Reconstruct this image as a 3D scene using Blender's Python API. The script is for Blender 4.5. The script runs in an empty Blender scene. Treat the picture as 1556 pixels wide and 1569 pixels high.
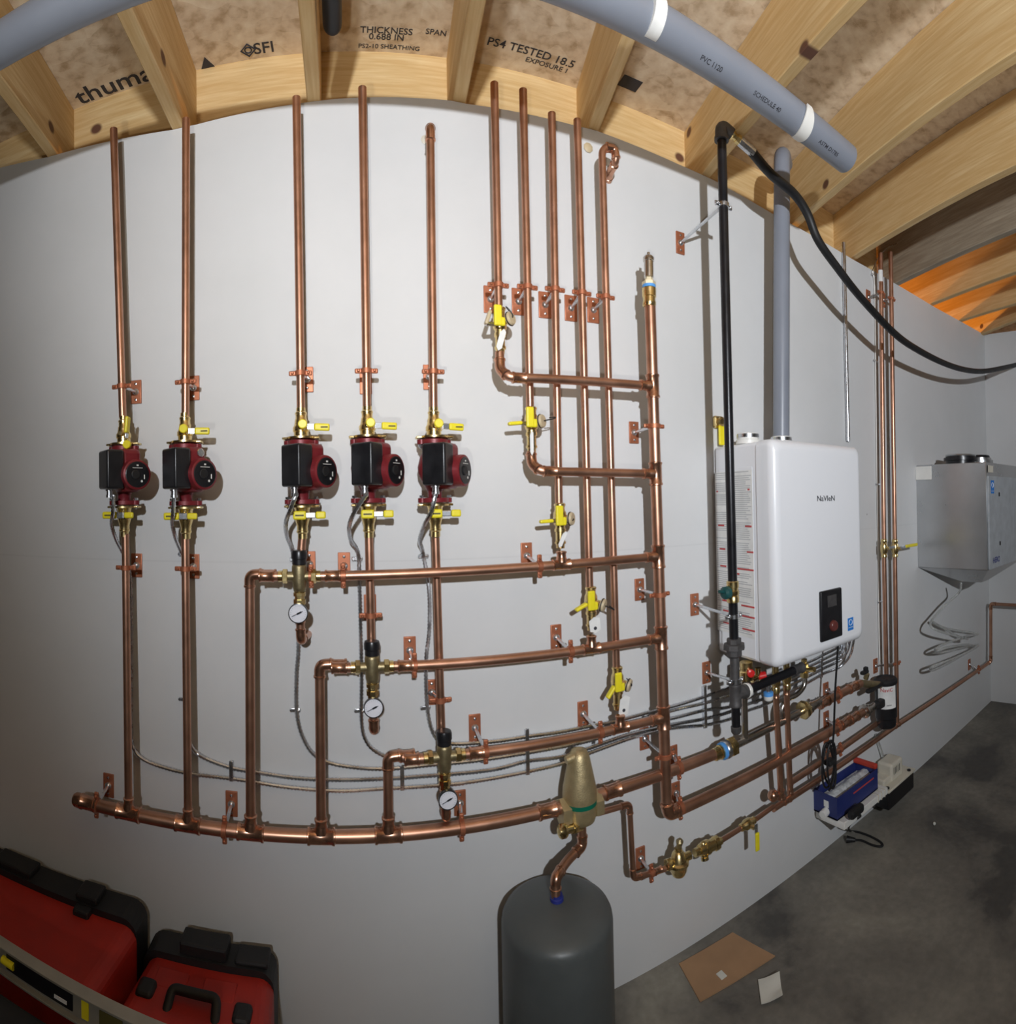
import bpy, bmesh, math, random
from mathutils import Vector, Matrix
random.seed(7)
sc = bpy.context.scene
COL = sc.collection
# ---------------------------------------------------------------- camera
F, Y0, D, H = 832.5, 765.7, 1.5, 1.506        # panorama focal length in pixels, horizon row, metres from wall, eye height
CY, CP, CR = -0.3009, 0.00888, 0.01798
RC = Matrix.Rotation(CY, 3, 'Z') @ Matrix.Rotation(CP, 3, 'X') @ Matrix.Rotation(CR, 3, 'Y')
CAM = Vector((0, -D, H))
cd = bpy.data.cameras.new('camera')
cam = bpy.data.objects.new('camera', cd); COL.objects.link(cam)
cd.type = 'PANO'
cc = cd if hasattr(cd, 'panorama_type') else cd.cycles
cc.panorama_type = 'CENTRAL_CYLINDRICAL'
cc.central_cylindrical_radius = 1.0
cc.central_cylindrical_range_u_min = -778 / F
cc.central_cylindrical_range_u_max = 778 / F
cc.central_cylindrical_range_v_min = -(1569 - Y0) / F
cc.central_cylindrical_range_v_max = Y0 / F
cd.clip_start = 0.01
m3 = RC @ Matrix(((1, 0, 0), (0, 0, -1), (0, 1, 0)))
cam.matrix_world = Matrix.Translation(CAM) @ m3.to_4x4()
sc.camera = cam
# ---------------------------------------------------------------- light
sc.view_settings.view_transform = 'Standard'
sc.view_settings.look = 'None'
sc.view_settings.gamma = 1
sc.view_settings.use_curve_mapping = False
sc.view_settings.exposure = 0.0
w = bpy.data.worlds.new('world'); sc.world = w; w.use_nodes = True
w.node_tree.nodes['Background'].inputs[0].default_value = (1.0, 0.93, 0.84, 1)
w.node_tree.nodes['Background'].inputs[1].default_value = 0.10
def lamp(name, loc, watts, col, radius, kind='POINT'):
    l = bpy.data.lights.new(name, kind); l.energy = watts; l.color = col
    l.shadow_soft_size = radius
    o = bpy.data.objects.new(name, l); COL.objects.link(o); o.location = loc
    return o
lamp('ceiling_bulb', (-0.15, -3.0, 2.12), 20, (0.95, 0.97, 1.0), 0.035)
fl = lamp('flood_lamp', (-0.15, -3.0, 2.12), 318, (0.90, 0.945, 1.0), 0.035, 'SPOT')
fl.data.spot_size = math.radians(103); fl.data.spot_blend = 1.0
fl.rotation_euler = (Vector((1.35, 0.0, 2.33)) - Vector((-0.15, -3.0, 2.12))).to_track_quat('-Z', 'Y').to_euler()
ul = lamp('ceiling_fill', (-0.20, -1.75, 1.25), 42, (1.0, 0.95, 0.86), 0.03, 'SPOT')  # unseen uplight added to brighten the subfloor and joists
ul.data.spot_size = math.radians(104); ul.data.spot_blend = 0.9
ul.rotation_euler = (Vector((0.25, -0.55, 2.9)) - Vector((-0.20, -1.75, 1.25))).to_track_quat('-Z', 'Y').to_euler()
lamp('bulb_in_next_room', (3.0, 1.3, 2.2), 70, (1.0, 0.42, 0.08), 0.05)
# ---------------------------------------------------------------- pixel -> place
def ray(px, py):
    th = (px - 778) / F
    return RC @ Vector((math.sin(th), math.cos(th), (Y0 - py) / F))
def P(px, py, off=0.0):                       # on the plane 'off' metres in front of the long wall
    d = ray(px, py); return CAM + d * ((D - off) / d.y)
def PZ(px, py, z):                            # on a level plane
    d = ray(px, py); return CAM + d * ((z - H) / d.z)
def PX(px, py, x):                            # on a plane parallel to the right wall
    d = ray(px, py); return CAM + d * (x / d.x)
ZT = H + 0.761 * D                            # underside of the joists
ZO = ZT + 0.250                               # underside of the subfloor
XC = 3.67                                     # right wall
# ---------------------------------------------------------------- materials
def newmat(name):
    m = bpy.data.materials.new(name); m.use_nodes = True
    nt = m.node_tree; b = nt.nodes['Principled BSDF']
    return m, nt, b
def N(nt, t, **k):
    n = nt.nodes.new(t)
    for a, v in k.items():
        if a in n.inputs: n.inputs[a].default_value = v
        else: setattr(n, a, v)
    return n
def ramp(nt, src, stops):
    r = nt.nodes.new('ShaderNodeValToRGB'); e = r.color_ramp.elements
    while len(e) < len(stops): e.new(0.5)
    for i, (p, c) in enumerate(stops):
        e[i].position = p; e[i].color = c if len(c) == 4 else (*c, 1)
    nt.links.new(src, r.inputs[0]); return r
def coords(nt, scale=(1, 1, 1), kind='Object'):
    tc = nt.nodes.new('ShaderNodeTexCoord'); mp = nt.nodes.new('ShaderNodeMapping')
    mp.inputs['Scale'].default_value = scale
    nt.links.new(tc.outputs[kind], mp.inputs[0]); return mp.outputs[0]
def plain(name, col, rough=0.5, metal=0.0, var=0.12, scale=18, bump=0.0, coat=0.0, rvar=0.1, stretch=(1, 1, 1)):
    m, nt, b = newmat(name)
    b.inputs['Roughness'].default_value = rough; b.inputs['Metallic'].default_value = metal
    if coat: b.inputs['Coat Weight'].default_value = coat
    co = coords(nt, stretch)
    nz = N(nt, 'ShaderNodeTexNoise', Scale=scale, Detail=4.0); nt.links.new(co, nz.inputs['Vector'])
    lo = tuple(max(0, c * (1 - var)) for c in col); hi = tuple(min(1, c * (1 + var)) for c in col)
    r = ramp(nt, nz.outputs['Fac'], [(0.3, lo), (0.7, hi)])
    nt.links.new(r.outputs[0], b.inputs['Base Color'])
    mr = N(nt, 'ShaderNodeMapRange'); mr.inputs['To Min'].default_value = max(0.02, rough - rvar); mr.inputs['To Max'].default_value = min(1, rough + rvar)
    nt.links.new(nz.outputs['Fac'], mr.inputs['Value']); nt.links.new(mr.outputs[0], b.inputs['Roughness'])
    if bump:
        n2 = N(nt, 'ShaderNodeTexNoise', Scale=scale * 6, Detail=3.0); nt.links.new(co, n2.inputs['Vector'])
        bp = N(nt, 'ShaderNodeBump', Strength=bump, Distance=0.002)
        nt.links.new(n2.outputs['Fac'], bp.inputs['Height']); nt.links.new(bp.outputs[0], b.inputs['Normal'])
    return m
def wood(name, dark, light, knots=True, rot=(0, 0, 0)):
    m, nt, b = newmat(name); b.inputs['Roughness'].default_value = 0.62
    co = coords(nt, (9, 0.55, 9))
    nz = N(nt, 'ShaderNodeTexNoise', Scale=1.3, Detail=3.0, Distortion=0.8); nt.links.new(co, nz.inputs['Vector'])
    mul = N(nt, 'ShaderNodeMath', operation='MULTIPLY'); mul.inputs[1].default_value = 9.0
    nt.links.new(nz.outputs['Fac'], mul.inputs[0])
    fr = N(nt, 'ShaderNodeMath', operation='SINE'); nt.links.new(mul.outputs[0], fr.inputs[0])
    n2 = N(nt, 'ShaderNodeTexNoise', Scale=14.0, Detail=5.0); nt.links.new(co, n2.inputs['Vector'])
    ad = N(nt, 'ShaderNodeMath', operation='MULTIPLY_ADD'); ad.inputs[1].default_value = 0.22; nt.links.new(fr.outputs[0], ad.inputs[0]); nt.links.new(n2.outputs['Fac'], ad.inputs[2])
    r = ramp(nt, ad.outputs[0], [(0.18, dark), (0.55, tuple((a + c) / 2 for a, c in zip(dark, light))), (0.85, light)])
    out = r.outputs[0]
    if knots:
        ck = coords(nt, (1, 1, 1)); sx = N(nt, 'ShaderNodeSeparateXYZ'); nt.links.new(ck, sx.inputs[0])
        mz = N(nt, 'ShaderNodeMath', operation='MULTIPLY'); mz.inputs[1].default_value = 1.25; nt.links.new(sx.outputs[2], mz.inputs[0])
        oi = nt.nodes.new('ShaderNodeObjectInfo'); mr = N(nt, 'ShaderNodeMath', operation='MULTIPLY_ADD'); mr.inputs[1].default_value = 17.0
        nt.links.new(oi.outputs['Random'], mr.inputs[0]); nt.links.new(sx.outputs[1], mr.inputs[2])
        cb = N(nt, 'ShaderNodeCombineXYZ'); nt.links.new(mr.outputs[0], cb.inputs[0]); nt.links.new(mz.outputs[0], cb.inputs[1])
        vo = N(nt, 'ShaderNodeTexVoronoi', Scale=1.9); vo.voronoi_dimensions = '2D'; nt.links.new(cb.outputs[0], vo.inputs['Vector'])
        rk = ramp(nt, vo.outputs['Distance'], [(0.030, (0, 0, 0)), (0.048, (1, 1, 1))])
        mx = nt.nodes.new('ShaderNodeMix'); mx.data_type = 'RGBA'
        nt.links.new(rk.outputs[0], mx.inputs[0]); mx.inputs[6].default_value = (0.13, 0.055, 0.03, 1); nt.links.new(out, mx.inputs[7]); out = mx.outputs[2]
    nt.links.new(out, b.inputs['Base Color'])
    bp = N(nt, 'ShaderNodeBump', Strength=0.12, Distance=0.003); nt.links.new(n2.outputs['Fac'], bp.inputs['Height']); nt.links.new(bp.outputs[0], b.inputs['Normal'])
    return m
def osb(name):
    m, nt, b = newmat(name); b.inputs['Roughness'].default_value = 0.75
    co = coords(nt, (1, 1, 1))
    nz = N(nt, 'ShaderNodeTexNoise', Scale=5.0, Detail=2.0); nt.links.new(co, nz.inputs['Vector'])
    mixv = N(nt, 'ShaderNodeMix'); mixv.data_type = 'RGBA'; mixv.inputs[0].default_value = 0.12
    nt.links.new(co, mixv.inputs[6]); nt.links.new(nz.outputs['Color'], mixv.inputs[7])
    mp = nt.nodes.new('ShaderNodeMapping'); mp.inputs['Scale'].default_value = (14, 26, 14); mp.inputs['Rotation'].default_value = (0, 0, 0.5); nt.links.new(mixv.outputs[2], mp.inputs[0])
    vo = N(nt, 'ShaderNodeTexVoronoi', Scale=1.0); nt.links.new(mp.outputs[0], vo.inputs['Vector'])
    n3 = N(nt, 'ShaderNodeTexNoise', Scale=24.0, Detail=4.0); nt.links.new(co, n3.inputs['Vector'])
    sp = N(nt, 'ShaderNodeSeparateColor'); nt.links.new(vo.outputs['Color'], sp.inputs[0])
    ad = N(nt, 'ShaderNodeMath', operation='MULTIPLY_ADD'); ad.inputs[1].default_value = 0.16; nt.links.new(sp.outputs[0], ad.inputs[0]); nt.links.new(n3.outputs['Fac'], ad.inputs[2])
    r = ramp(nt, ad.outputs[0], [(0.36, (0.48, 0.35, 0.22)), (0.55, (0.70, 0.56, 0.40)), (0.80, (0.82, 0.70, 0.53))])
    nt.links.new(r.outputs[0], b.inputs['Base Color'])
    bp = N(nt, 'ShaderNodeBump', Strength=0.25, Distance=0.003); nt.links.new(ad.outputs[0], bp.inputs['Height']); nt.links.new(bp.outputs[0], b.inputs['Normal'])
    return m
def wallpaint(name):
    m, nt, b = newmat(name); b.inputs['Roughness'].default_value = 0.7
    co = coords(nt, (1, 1, 1), 'Object')
    nz = N(nt, 'ShaderNodeTexNoise', Scale=1.6, Detail=6.0, Roughness=0.65); nt.links.new(co, nz.inputs['Vector'])
    r = ramp(nt, nz.outputs['Fac'], [(0.3, (0.63, 0.635, 0.635)), (0.7, (0.69, 0.695, 0.70))])
    # scuffs: small sparse dark flecks
    vo = N(nt, 'ShaderNodeTexVoronoi', Scale=3.2); nt.links.new(co, vo.inputs['Vector'])
    rs = ramp(nt, vo.outputs['Distance'], [(0.008, (0.55, 0.55, 0.55)), (0.018, (1, 1, 1))])
    # the taped board joint, a hairline at 1.36 m
    sx = N(nt, 'ShaderNodeSeparateXYZ'); nt.links.new(co, sx.inputs[0])
    s1 = N(nt, 'ShaderNodeMath', operation='SUBTRACT'); nt.links.new(sx.outputs[2], s1.inputs[0]); s1.inputs[1].default_value = 1.355
    a1 = N(nt, 'ShaderNodeMath', operation='ABSOLUTE'); nt.links.new(s1.outputs[0], a1.inputs[0])
    rl = ramp(nt, a1.outputs[0], [(0.0004, (0.93, 0.93, 0.93)), (0.0016, (1, 1, 1))])
    m1 = nt.nodes.new('ShaderNodeMix'); m1.data_type = 'RGBA'; m1.blend_type = 'MULTIPLY'; m1.inputs[0].default_value = 1
    m2 = nt.nodes.new('ShaderNodeMix'); m2.data_type = 'RGBA'; m2.blend_type = 'MULTIPLY'; m2.inputs[0].default_value = 1
    nt.links.new(r.outputs[0], m1.inputs[6]); nt.links.new(rs.outputs[0], m1.inputs[7])
    nt.links.new(m1.outputs[2], m2.inputs[6]); nt.links.new(rl.outputs[0], m2.inputs[7])
    nt.links.new(m2.outputs[2], b.inputs['Base Color'])
    n2 = N(nt, 'ShaderNodeTexNoise', Scale=220.0, Detail=2.0); nt.links.new(co, n2.inputs['Vector'])
    bp = N(nt, 'ShaderNodeBump', Strength=0.08, Distance=0.001); nt.links.new(n2.outputs['Fac'], bp.inputs['Height']); nt.links.new(bp.outputs[0], b.inputs['Normal'])
    return m
def concrete(name):
    m, nt, b = newmat(name)
    co = coords(nt, (1, 1, 1))
    nz = N(nt, 'ShaderNodeTexNoise', Scale=1.7, Detail=7.0, Roughness=0.6, Distortion=0.4); nt.links.new(co, nz.inputs['Vector'])
    r = ramp(nt, nz.outputs['Fac'], [(0.40, (0.085, 0.08, 0.072)), (0.47, (0.17, 0.16, 0.14)), (0.62, (0.26, 0.245, 0.21)), (0.75, (0.36, 0.34, 0.28))])
    n2 = N(nt, 'ShaderNodeTexNoise', Scale=35.0, Detail=5.0); nt.links.new(co, n2.inputs['Vector'])
    r2 = ramp(nt, n2.outputs['Fac'], [(0.3, (0.8, 0.8, 0.8)), (0.7, (1, 1, 1))])
    m1 = nt.nodes.new('ShaderNodeMix'); m1.data_type = 'RGBA'; m1.blend_type = 'MULTIPLY'; m1.inputs[0].default_value = 1
    nt.links.new(r.outputs[0], m1.inputs[6]); nt.links.new(r2.outputs[0], m1.inputs[7]); nt.links.new(m1.outputs[2], b.inputs['Base Color'])
    rr = ramp(nt, nz.outputs['Fac'], [(0.40, (0.45, 0.45, 0.45)), (0.5, (0.8, 0.8, 0.8))]); nt.links.new(rr.outputs[0], b.inputs['Roughness'])
    bp = N(nt, 'ShaderNodeBump', Strength=0.2, Distance=0.003); nt.links.new(n2.outputs['Fac'], bp.inputs['Height']); nt.links.new(bp.outputs[0], b.inputs['Normal'])
    return m
M = {}
M['bare'] = plain('bare_concrete_wall', (0.15, 0.13, 0.105), 0.8, 0.0, 0.15, 3)
M['wall'] = wallpaint('painted_drywall'); M['floor'] = concrete('concrete'); M['osb'] = osb('strand_board')
M['pine'] = wood('pine', (0.64, 0.42, 0.18), (0.87, 0.68, 0.38)); M['pine_old'] = wood('grey_pine', (0.30, 0.24, 0.17), (0.55, 0.47, 0.35), knots=False)
M['copper'] = plain('copper', (0.56, 0.305, 0.205), 0.36, 0.92, 0.16, 14, stretch=(1, 1, 1))
M['copper_fit'] = plain('copper_fitting', (0.60, 0.325, 0.215), 0.26, 0.94, 0.22, 30)
M['clampcu'] = plain('copper_plate_steel', (0.46, 0.165, 0.085), 0.45, 0.55, 0.12, 30)
M['brass'] = plain('brass', (0.80, 0.62, 0.29), 0.26, 1.0, 0.12, 40)
M['bronze'] = plain('bronze', (0.33, 0.27, 0.15), 0.42, 0.8, 0.15, 60, bump=0.2)
M['sepbrass'] = plain('cast_brass', (0.50, 0.40, 0.22), 0.45, 0.7, 0.1, 50, bump=0.3)
M['steel'] = plain('zinc_steel', (0.66, 0.68, 0.71), 0.28, 1.0, 0.1, 40)
M['stainless'] = plain('stainless', (0.62, 0.59, 0.55), 0.25, 1.0, 0.1, 20)
M['galv'] = plain('galvanised_sheet', (0.56, 0.57, 0.58), 0.30, 0.9, 0.08, 6)
M['white'] = plain('white_enamel', (0.84, 0.85, 0.88), 0.28, 0.0, 0.005, 2, coat=0.4, rvar=0.01)
M['whitepl'] = plain('white_plastic', (0.82, 0.81, 0.77), 0.4, 0.0, 0.04, 20)
M['cream'] = plain('cream_plastic', (0.66, 0.62, 0.52), 0.45, 0.0, 0.05, 20)
M['black'] = plain('black_plastic', (0.012, 0.012, 0.014), 0.32, 0.0, 0.3, 30)
M['blackm'] = plain('matt_black_plastic', (0.012, 0.012, 0.013), 0.6, 0.0, 0.3, 30, bump=0.2)
M['iron'] = plain('black_iron', (0.016, 0.016, 0.019), 0.3, 0.3, 0.3, 12)
M['castiron'] = plain('cast_iron', (0.10, 0.095, 0.095), 0.55, 0.5, 0.2, 60, bump=0.3)
M['red'] = plain('crimson_casting', (0.20, 0.018, 0.024), 0.42, 0.15, 0.1, 40, bump=0.15)
M['yellow'] = plain('yellow_vinyl', (0.85, 0.72, 0.02), 0.42, 0.0, 0.05, 20)
M['yellowdk'] = plain('lettering_dark', (0.10, 0.085, 0.02), 0.6)
M['pvc'] = plain('grey_pvc', (0.225, 0.245, 0.29), 0.38, 0.0, 0.05, 6)
M['print'] = plain('dark_print', (0.035, 0.035, 0.045), 0.7)
M['redprint'] = plain('red_print', (0.52, 0.06, 0.06), 0.6)
M['greyprint'] = plain('grey_print', (0.42, 0.43, 0.45), 0.7)
M['bluelabel'] = plain('blue_label', (0.02, 0.20, 0.62), 0.5)
M['blueink'] = plain('blue_ink', (0.02, 0.03, 0.22), 0.5)
M['rubber'] = plain('black_rubber', (0.010, 0.010, 0.011), 0.5, 0.0, 0.2, 20)
M['tank'] = plain('grey_tank_paint', (0.085, 0.095, 0.095), 0.42, 0.0, 0.08, 12, bump=0.15)
M['redcase'] = plain('red_case_plastic', (0.42, 0.022, 0.012), 0.5, 0.0, 0.08, 20, bump=0.2)
M['blackcase'] = plain('black_case_plastic', (0.014, 0.014, 0.015), 0.55, 0.0, 0.2, 20, bump=0.2)
M['alu'] = plain('aluminium', (0.30, 0.28, 0.235), 0.55, 0.3, 0.1, 20)
M['green'] = plain('green_vinyl', (0.01, 0.075, 0.075), 0.45)
M['card'] = plain('cardboard', (0.40, 0.24, 0.13), 0.85, 0.0, 0.1, 10)
M['paper'] = plain('paper', (0.72, 0.72, 0.66), 0.8, 0.0, 0.05, 10)
M['bluebox'] = plain('blue_box_card', (0.018, 0.03, 0.15), 0.5, 0.0, 0.1, 20)
M['redbox'] = plain('red_box_card', (0.50, 0.05, 0.03), 0.6, 0.0, 0.1, 20)
M['poly'] = plain('plastic_film', (0.55, 0.58, 0.60), 0.25, 0.0, 0.3, 40, bump=0.6)
M['tan'] = plain('tan_cap', (0.58, 0.47, 0.30), 0.5, 0.0, 0.08, 30)
M['tag'] = plain('white_tag', (0.80, 0.80, 0.78), 0.6)
M['cream_gasket'] = plain('pale_gasket', (0.78, 0.68, 0.46), 0.5, 0.3)
M['dial'] = plain('dial_white', (0.78, 0.78, 0.84), 0.35)
M['blueseal'] = plain('blue_tape', (0.10, 0.35, 0.80), 0.4)
M['redknob'] = plain('red_knob', (0.6, 0.02, 0.02), 0.35)
M['tote'] = plain('dark_tote', (0.045, 0.038, 0.032), 0.6, bump=0.2)
M['greenband'] = plain('green_band', (0.0, 0.13, 0.075), 0.4)
M['silver'] = plain('silver_label', (0.75, 0.75, 0.74), 0.12, 1.0)
M['knobred'] = plain('dark_red_knob', (0.13, 0.035, 0.03), 0.3)
def clear(name):
    m, nt, b = newmat(name)
    nz = N(nt, 'ShaderNodeTexNoise', Scale=30.0); r = ramp(nt, nz.outputs['Fac'], [(0.3, (0.75, 0.76, 0.74)), (0.7, (0.85, 0.86, 0.84))]); nt.links.new(r.outputs[0], b.inputs['Base Color'])
    b.inputs['Roughness'].default_value = 0.12; b.inputs['Transmission Weight'].default_value = 0.75; b.inputs['IOR'].default_value = 1.3
    return m
M['clear'] = clear('clear_vinyl')
# ---------------------------------------------------------------- mesh kit
def basis(axis, up=None):
    z = Vector(axis).normalized()
    u = Vector(up) if up is not None else (Vector((0, 0, 1)) if abs(z.z) < 0.9 else Vector((0, 1, 0)))
    x = u.cross(z).normalized() if u.cross(z).length > 1e-6 else Vector((1, 0, 0))
    y = z.cross(x)
    return x, y, z
def rounded(pts, rad, n=7):
    pts = [Vector(p) for p in pts]
    if len(pts) < 3: return pts
    out = [pts[0]]
    for i in range(1, len(pts) - 1):
        a, b, c = pts[i - 1], pts[i], pts[i + 1]
        r = rad[i - 1] if isinstance(rad, (list, tuple)) else rad
        l = min(r, (a - b).length * 0.49, (c - b).length * 0.49)
        s, e = b + (a - b).normalized() * l, b + (c - b).normalized() * l
        for k in range(n + 1):
            t = k / n; out.append(s * (1 - t) ** 2 + b * 2 * t * (1 - t) + e * t * t)
    out.append(pts[-1]); return out
def smoothpath(pts, n=8):
    pts = [Vector(p) for p in pts]; q = [pts[0] * 2 - pts[1]] + pts + [pts[-1] * 2 - pts[-2]]; out = []
    for i in range(1, len(q) - 2):
        a, b, c, d = q[i - 1:i + 3]
        for k in range(n):
            t = k / n
            out.append(0.5 * ((2 * b) + (c - a) * t + (2 * a - 5 * b + 4 * c - d) * t * t + (3 * b - a - 3 * c + d) * t ** 3))
    out.append(pts[-1]); return out
def resample(pts, step):
    out = [pts[0]]; acc = 0.0
    for a, b in zip(pts, pts[1:]):
        L = (b - a).length; t = step - acc
        while t < L: out.append(a + (b - a) * (t / L)); t += step
        acc = L - (t - step)
    return out
class MB:
    def __init__(s): s.v = []; s.f = []; s.s = []
    def add(s, vs, fs, smooth=True):
        b = len(s.v); s.v += [Vector(v) for v in vs]
        for f in fs: s.f.append(tuple(i + b for i in f)); s.s.append(smooth)
        return s
    def tube(s, pts, r, seg=14, caps=True, smooth=True, flat=1.0):
        pts = [Vector(p) for p in pts]; n = len(pts); rs = r if isinstance(r, (list, tuple)) else [r] * n
        tg = [(pts[min(i + 1, n - 1)] - pts[max(i - 1, 0)]).normalized() for i in range(n)]
        x, y, _ = basis(tg[0]); vs = []
        for i in range(n):
            x = (x - tg[i] * x.dot(tg[i])).normalized(); y = tg[i].cross(x)
            for k in range(seg):
                a = 2 * math.pi * k / seg; vs.append(pts[i] + x * math.cos(a) * rs[i] + y * math.sin(a) * rs[i] * flat)
        fs = [(i * seg + k, i * seg + (k + 1) % seg, (i + 1) * seg + (k + 1) % seg, (i + 1) * seg + k) for i in range(n - 1) for k in range(seg)]
        s.add(vs, fs, smooth)
        if caps:
            s.add([vs[k] for k in range(seg)], [tuple(reversed(range(seg)))], False)
            s.add([vs[(n - 1) * seg + k] for k in range(seg)], [tuple(range(seg))], False)
        return s
    def lathe(s, o, axis, prof, seg=20, smooth=True, up=None, sy=1.0):
        x, y, z = basis(axis, up); o = Vector(o); n = len(prof); vs = []
        for r, h in prof:
            for k in range(seg):
                a = 2 * math.pi * (k + 0.5) / seg; vs.append(o + z * h + (x * math.cos(a) + y * math.sin(a) * sy) * max(r, 1e-5))
        fs = []
        for i in range(n - 1):
            fs += [(i * seg + k, i * seg + (k + 1) % seg, (i + 1) * seg + (k + 1) % seg, (i + 1) * seg + k) for k in range(seg)]
        b = len(s.v); s.add(vs, [], smooth)
        for j, f in enumerate(fs):
            i = j // seg; sharp = False
            s.f.append(tuple(q + b for q in f)); s.s.append(smooth)
        s.add(vs[:seg], [tuple(reversed(range(seg)))], False); s.add(vs[-seg:], [tuple(range(seg))], False)
        return s
    def box(s, c, size, bev=0.0, axes=None, seg=2):
        x, y, z = axes if axes else (Vector((1, 0, 0)), Vector((0, 1, 0)), Vector((0, 0, 1)))
        bm = bmesh.new(); bmesh.ops.create_cube(bm, size=1)
        for v in bm.verts: v.co = Vector((v.co.x * size[0], v.co.y * size[1], v.co.z * size[2]))
        if bev: bmesh.ops.bevel(bm, geom=bm.edges[:], offset=min(bev, min(size) * 0.49), segments=seg, affect='EDGES', profile=0.5)
        return s.bm(bm, c, x, y, z, bool(bev))
    def bm(s, bm, c, x, y, z, smooth=False):
        c = Vector(c); bm.verts.ensure_lookup_table(); bm.verts.index_update()
        am = max(f.calc_area() for f in bm.faces); b = len(s.v)
        s.v += [c + x * v.co.x + y * v.co.y + z * v.co.z for v in bm.verts]
        for f in bm.faces: s.f.append(tuple(v.index + b for v in f.verts)); s.s.append(bool(smooth) and (len(bm.faces) > 200 or f.calc_area() < 0.08 * am))
        bm.free(); return s
    def prism(s, pts, d, bev=0.0):            # polygon pts (3-D), swept by the vector d
        pts = [Vector(p) for p in pts]; d = Vector(d); n = len(pts)
        bm = bmesh.new(); a = [bm.verts.new(p) for p in pts]; b = [bm.verts.new(p + d) for p in pts]
        bm.faces.new(a); bm.faces.new(list(reversed(b)))
        for i in range(n): bm.faces.new((a[i], b[i], b[(i + 1) % n], a[(i + 1) % n]))
        bmesh.ops.recalc_face_normals(bm, faces=bm.faces[:])
        if bev: bmesh.ops.bevel(bm, geom=bm.edges[:], offset=bev, segments=2, affect='EDGES', profile=0.5)
        return s.bm(bm, (0, 0, 0), Vector((1, 0, 0)), Vector((0, 1, 0)), Vector((0, 0, 1)), bool(bev))
    def ball(s, c, r, seg=16, rings=10, sz=1.0):
        return s.lathe(c, (0, 0, 1), [(r * math.sin(math.pi * i / rings), -r * sz * math.cos(math.pi * i / rings)) for i in range(rings + 1)], seg)
    def torus(s, c, axis, R, r, seg=24, sub=8):
        x, y, z = basis(axis); c = Vector(c); vs = []
        for i in range(seg):
            a = 2 * math.pi * i / seg; dx = x * math.cos(a) + y * math.sin(a)
            for k in range(sub):
                b = 2 * math.pi * k / sub; vs.append(c + dx * (R + r * math.cos(b)) + z * r * math.sin(b))
        return s.add(vs, [(i * sub + k, ((i + 1) % seg) * sub + k, ((i + 1) % seg) * sub + (k + 1) % sub, i * sub + (k + 1) % sub) for i in range(seg) for k in range(sub)])
    def build(s, name, mat, parent=None, org=None):
        base = Vector((0, 0, 0))
        if parent is not None:
            p = parent
            while p is not None: base = base + p.location; p = p.parent
        if org is None:
            lo = [min(v[i] for v in s.v) for i in range(3)]; hi = [max(v[i] for v in s.v) for i in range(3)]
            org = Vector(((lo[0] + hi[0]) / 2, (lo[1] + hi[1]) / 2, lo[2]))
        org = Vector(org)
        me = bpy.data.meshes.new(name); me.from_pydata([tuple(v - org) for v in s.v], [], s.f)
        me.polygons.foreach_set('use_smooth', s.s); me.validate(); me.update()
        bm = bmesh.new(); bm.from_mesh(me); bmesh.ops.remove_doubles(bm, verts=bm.verts[:], dist=1e-6)
        for e in bm.edges:
            if len(e.link_faces) == 2 and e.calc_face_angle(0) > 0.75: e.smooth = False
        bmesh.ops.recalc_face_normals(bm, faces=bm.faces[:]); bm.to_mesh(me); bm.free()
        me.materials.append(mat if not isinstance(mat, str) else M[mat])
        o = bpy.data.objects.new(name, me); COL.objects.link(o)
        o.location = org - base; o.parent = parent
        return o
def tag(o, label, cat, group=None):
    o['label'] = label; o['category'] = cat
    if group: o['group'] = group
    return o
def thing(name, label, cat, loc=(0, 0, 0), group=None):
    o = bpy.data.objects.new(name, None); o.empty_display_size = 0.05; COL.objects.link(o)
    o.location = Vector(loc); return tag(o, label, cat, group)
def struct(o): o['kind'] = 'structure'; return o
def copy_tree(o, parent=None):
    c = o.copy(); COL.objects.link(c); c.parent = parent
    for ch in [x for x in o.children]: copy_tree(ch, c)
    return c
def text_mesh(s, size, extr=0.0):
    cu = bpy.data.curves.new('t', 'FONT'); cu.body = s; cu.size = size; cu.align_x = 'CENTER'; cu.align_y = 'CENTER'; cu.resolution_u = 3; cu.offset = size * 0.012
    o = bpy.data.objects.new('t', cu); me = bpy.data.meshes.new_from_object(o)
    vs = [v.co.copy() for v in me.vertices]; fs = [tuple(p.vertices) for p in me.polygons]
    bpy.data.objects.remove(o); bpy.data.curves.remove(cu); bpy.data.meshes.remove(me)
    return vs, fs
def put_text(mb, s, size, c, x, y, sx=1.0):
    vs, fs = text_mesh(s, size); c = Vector(c); x = Vector(x); y = Vector(y)
    mb.add([c + x * v.x * sx + y * v.y for v in vs], fs, False); return mb
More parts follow.
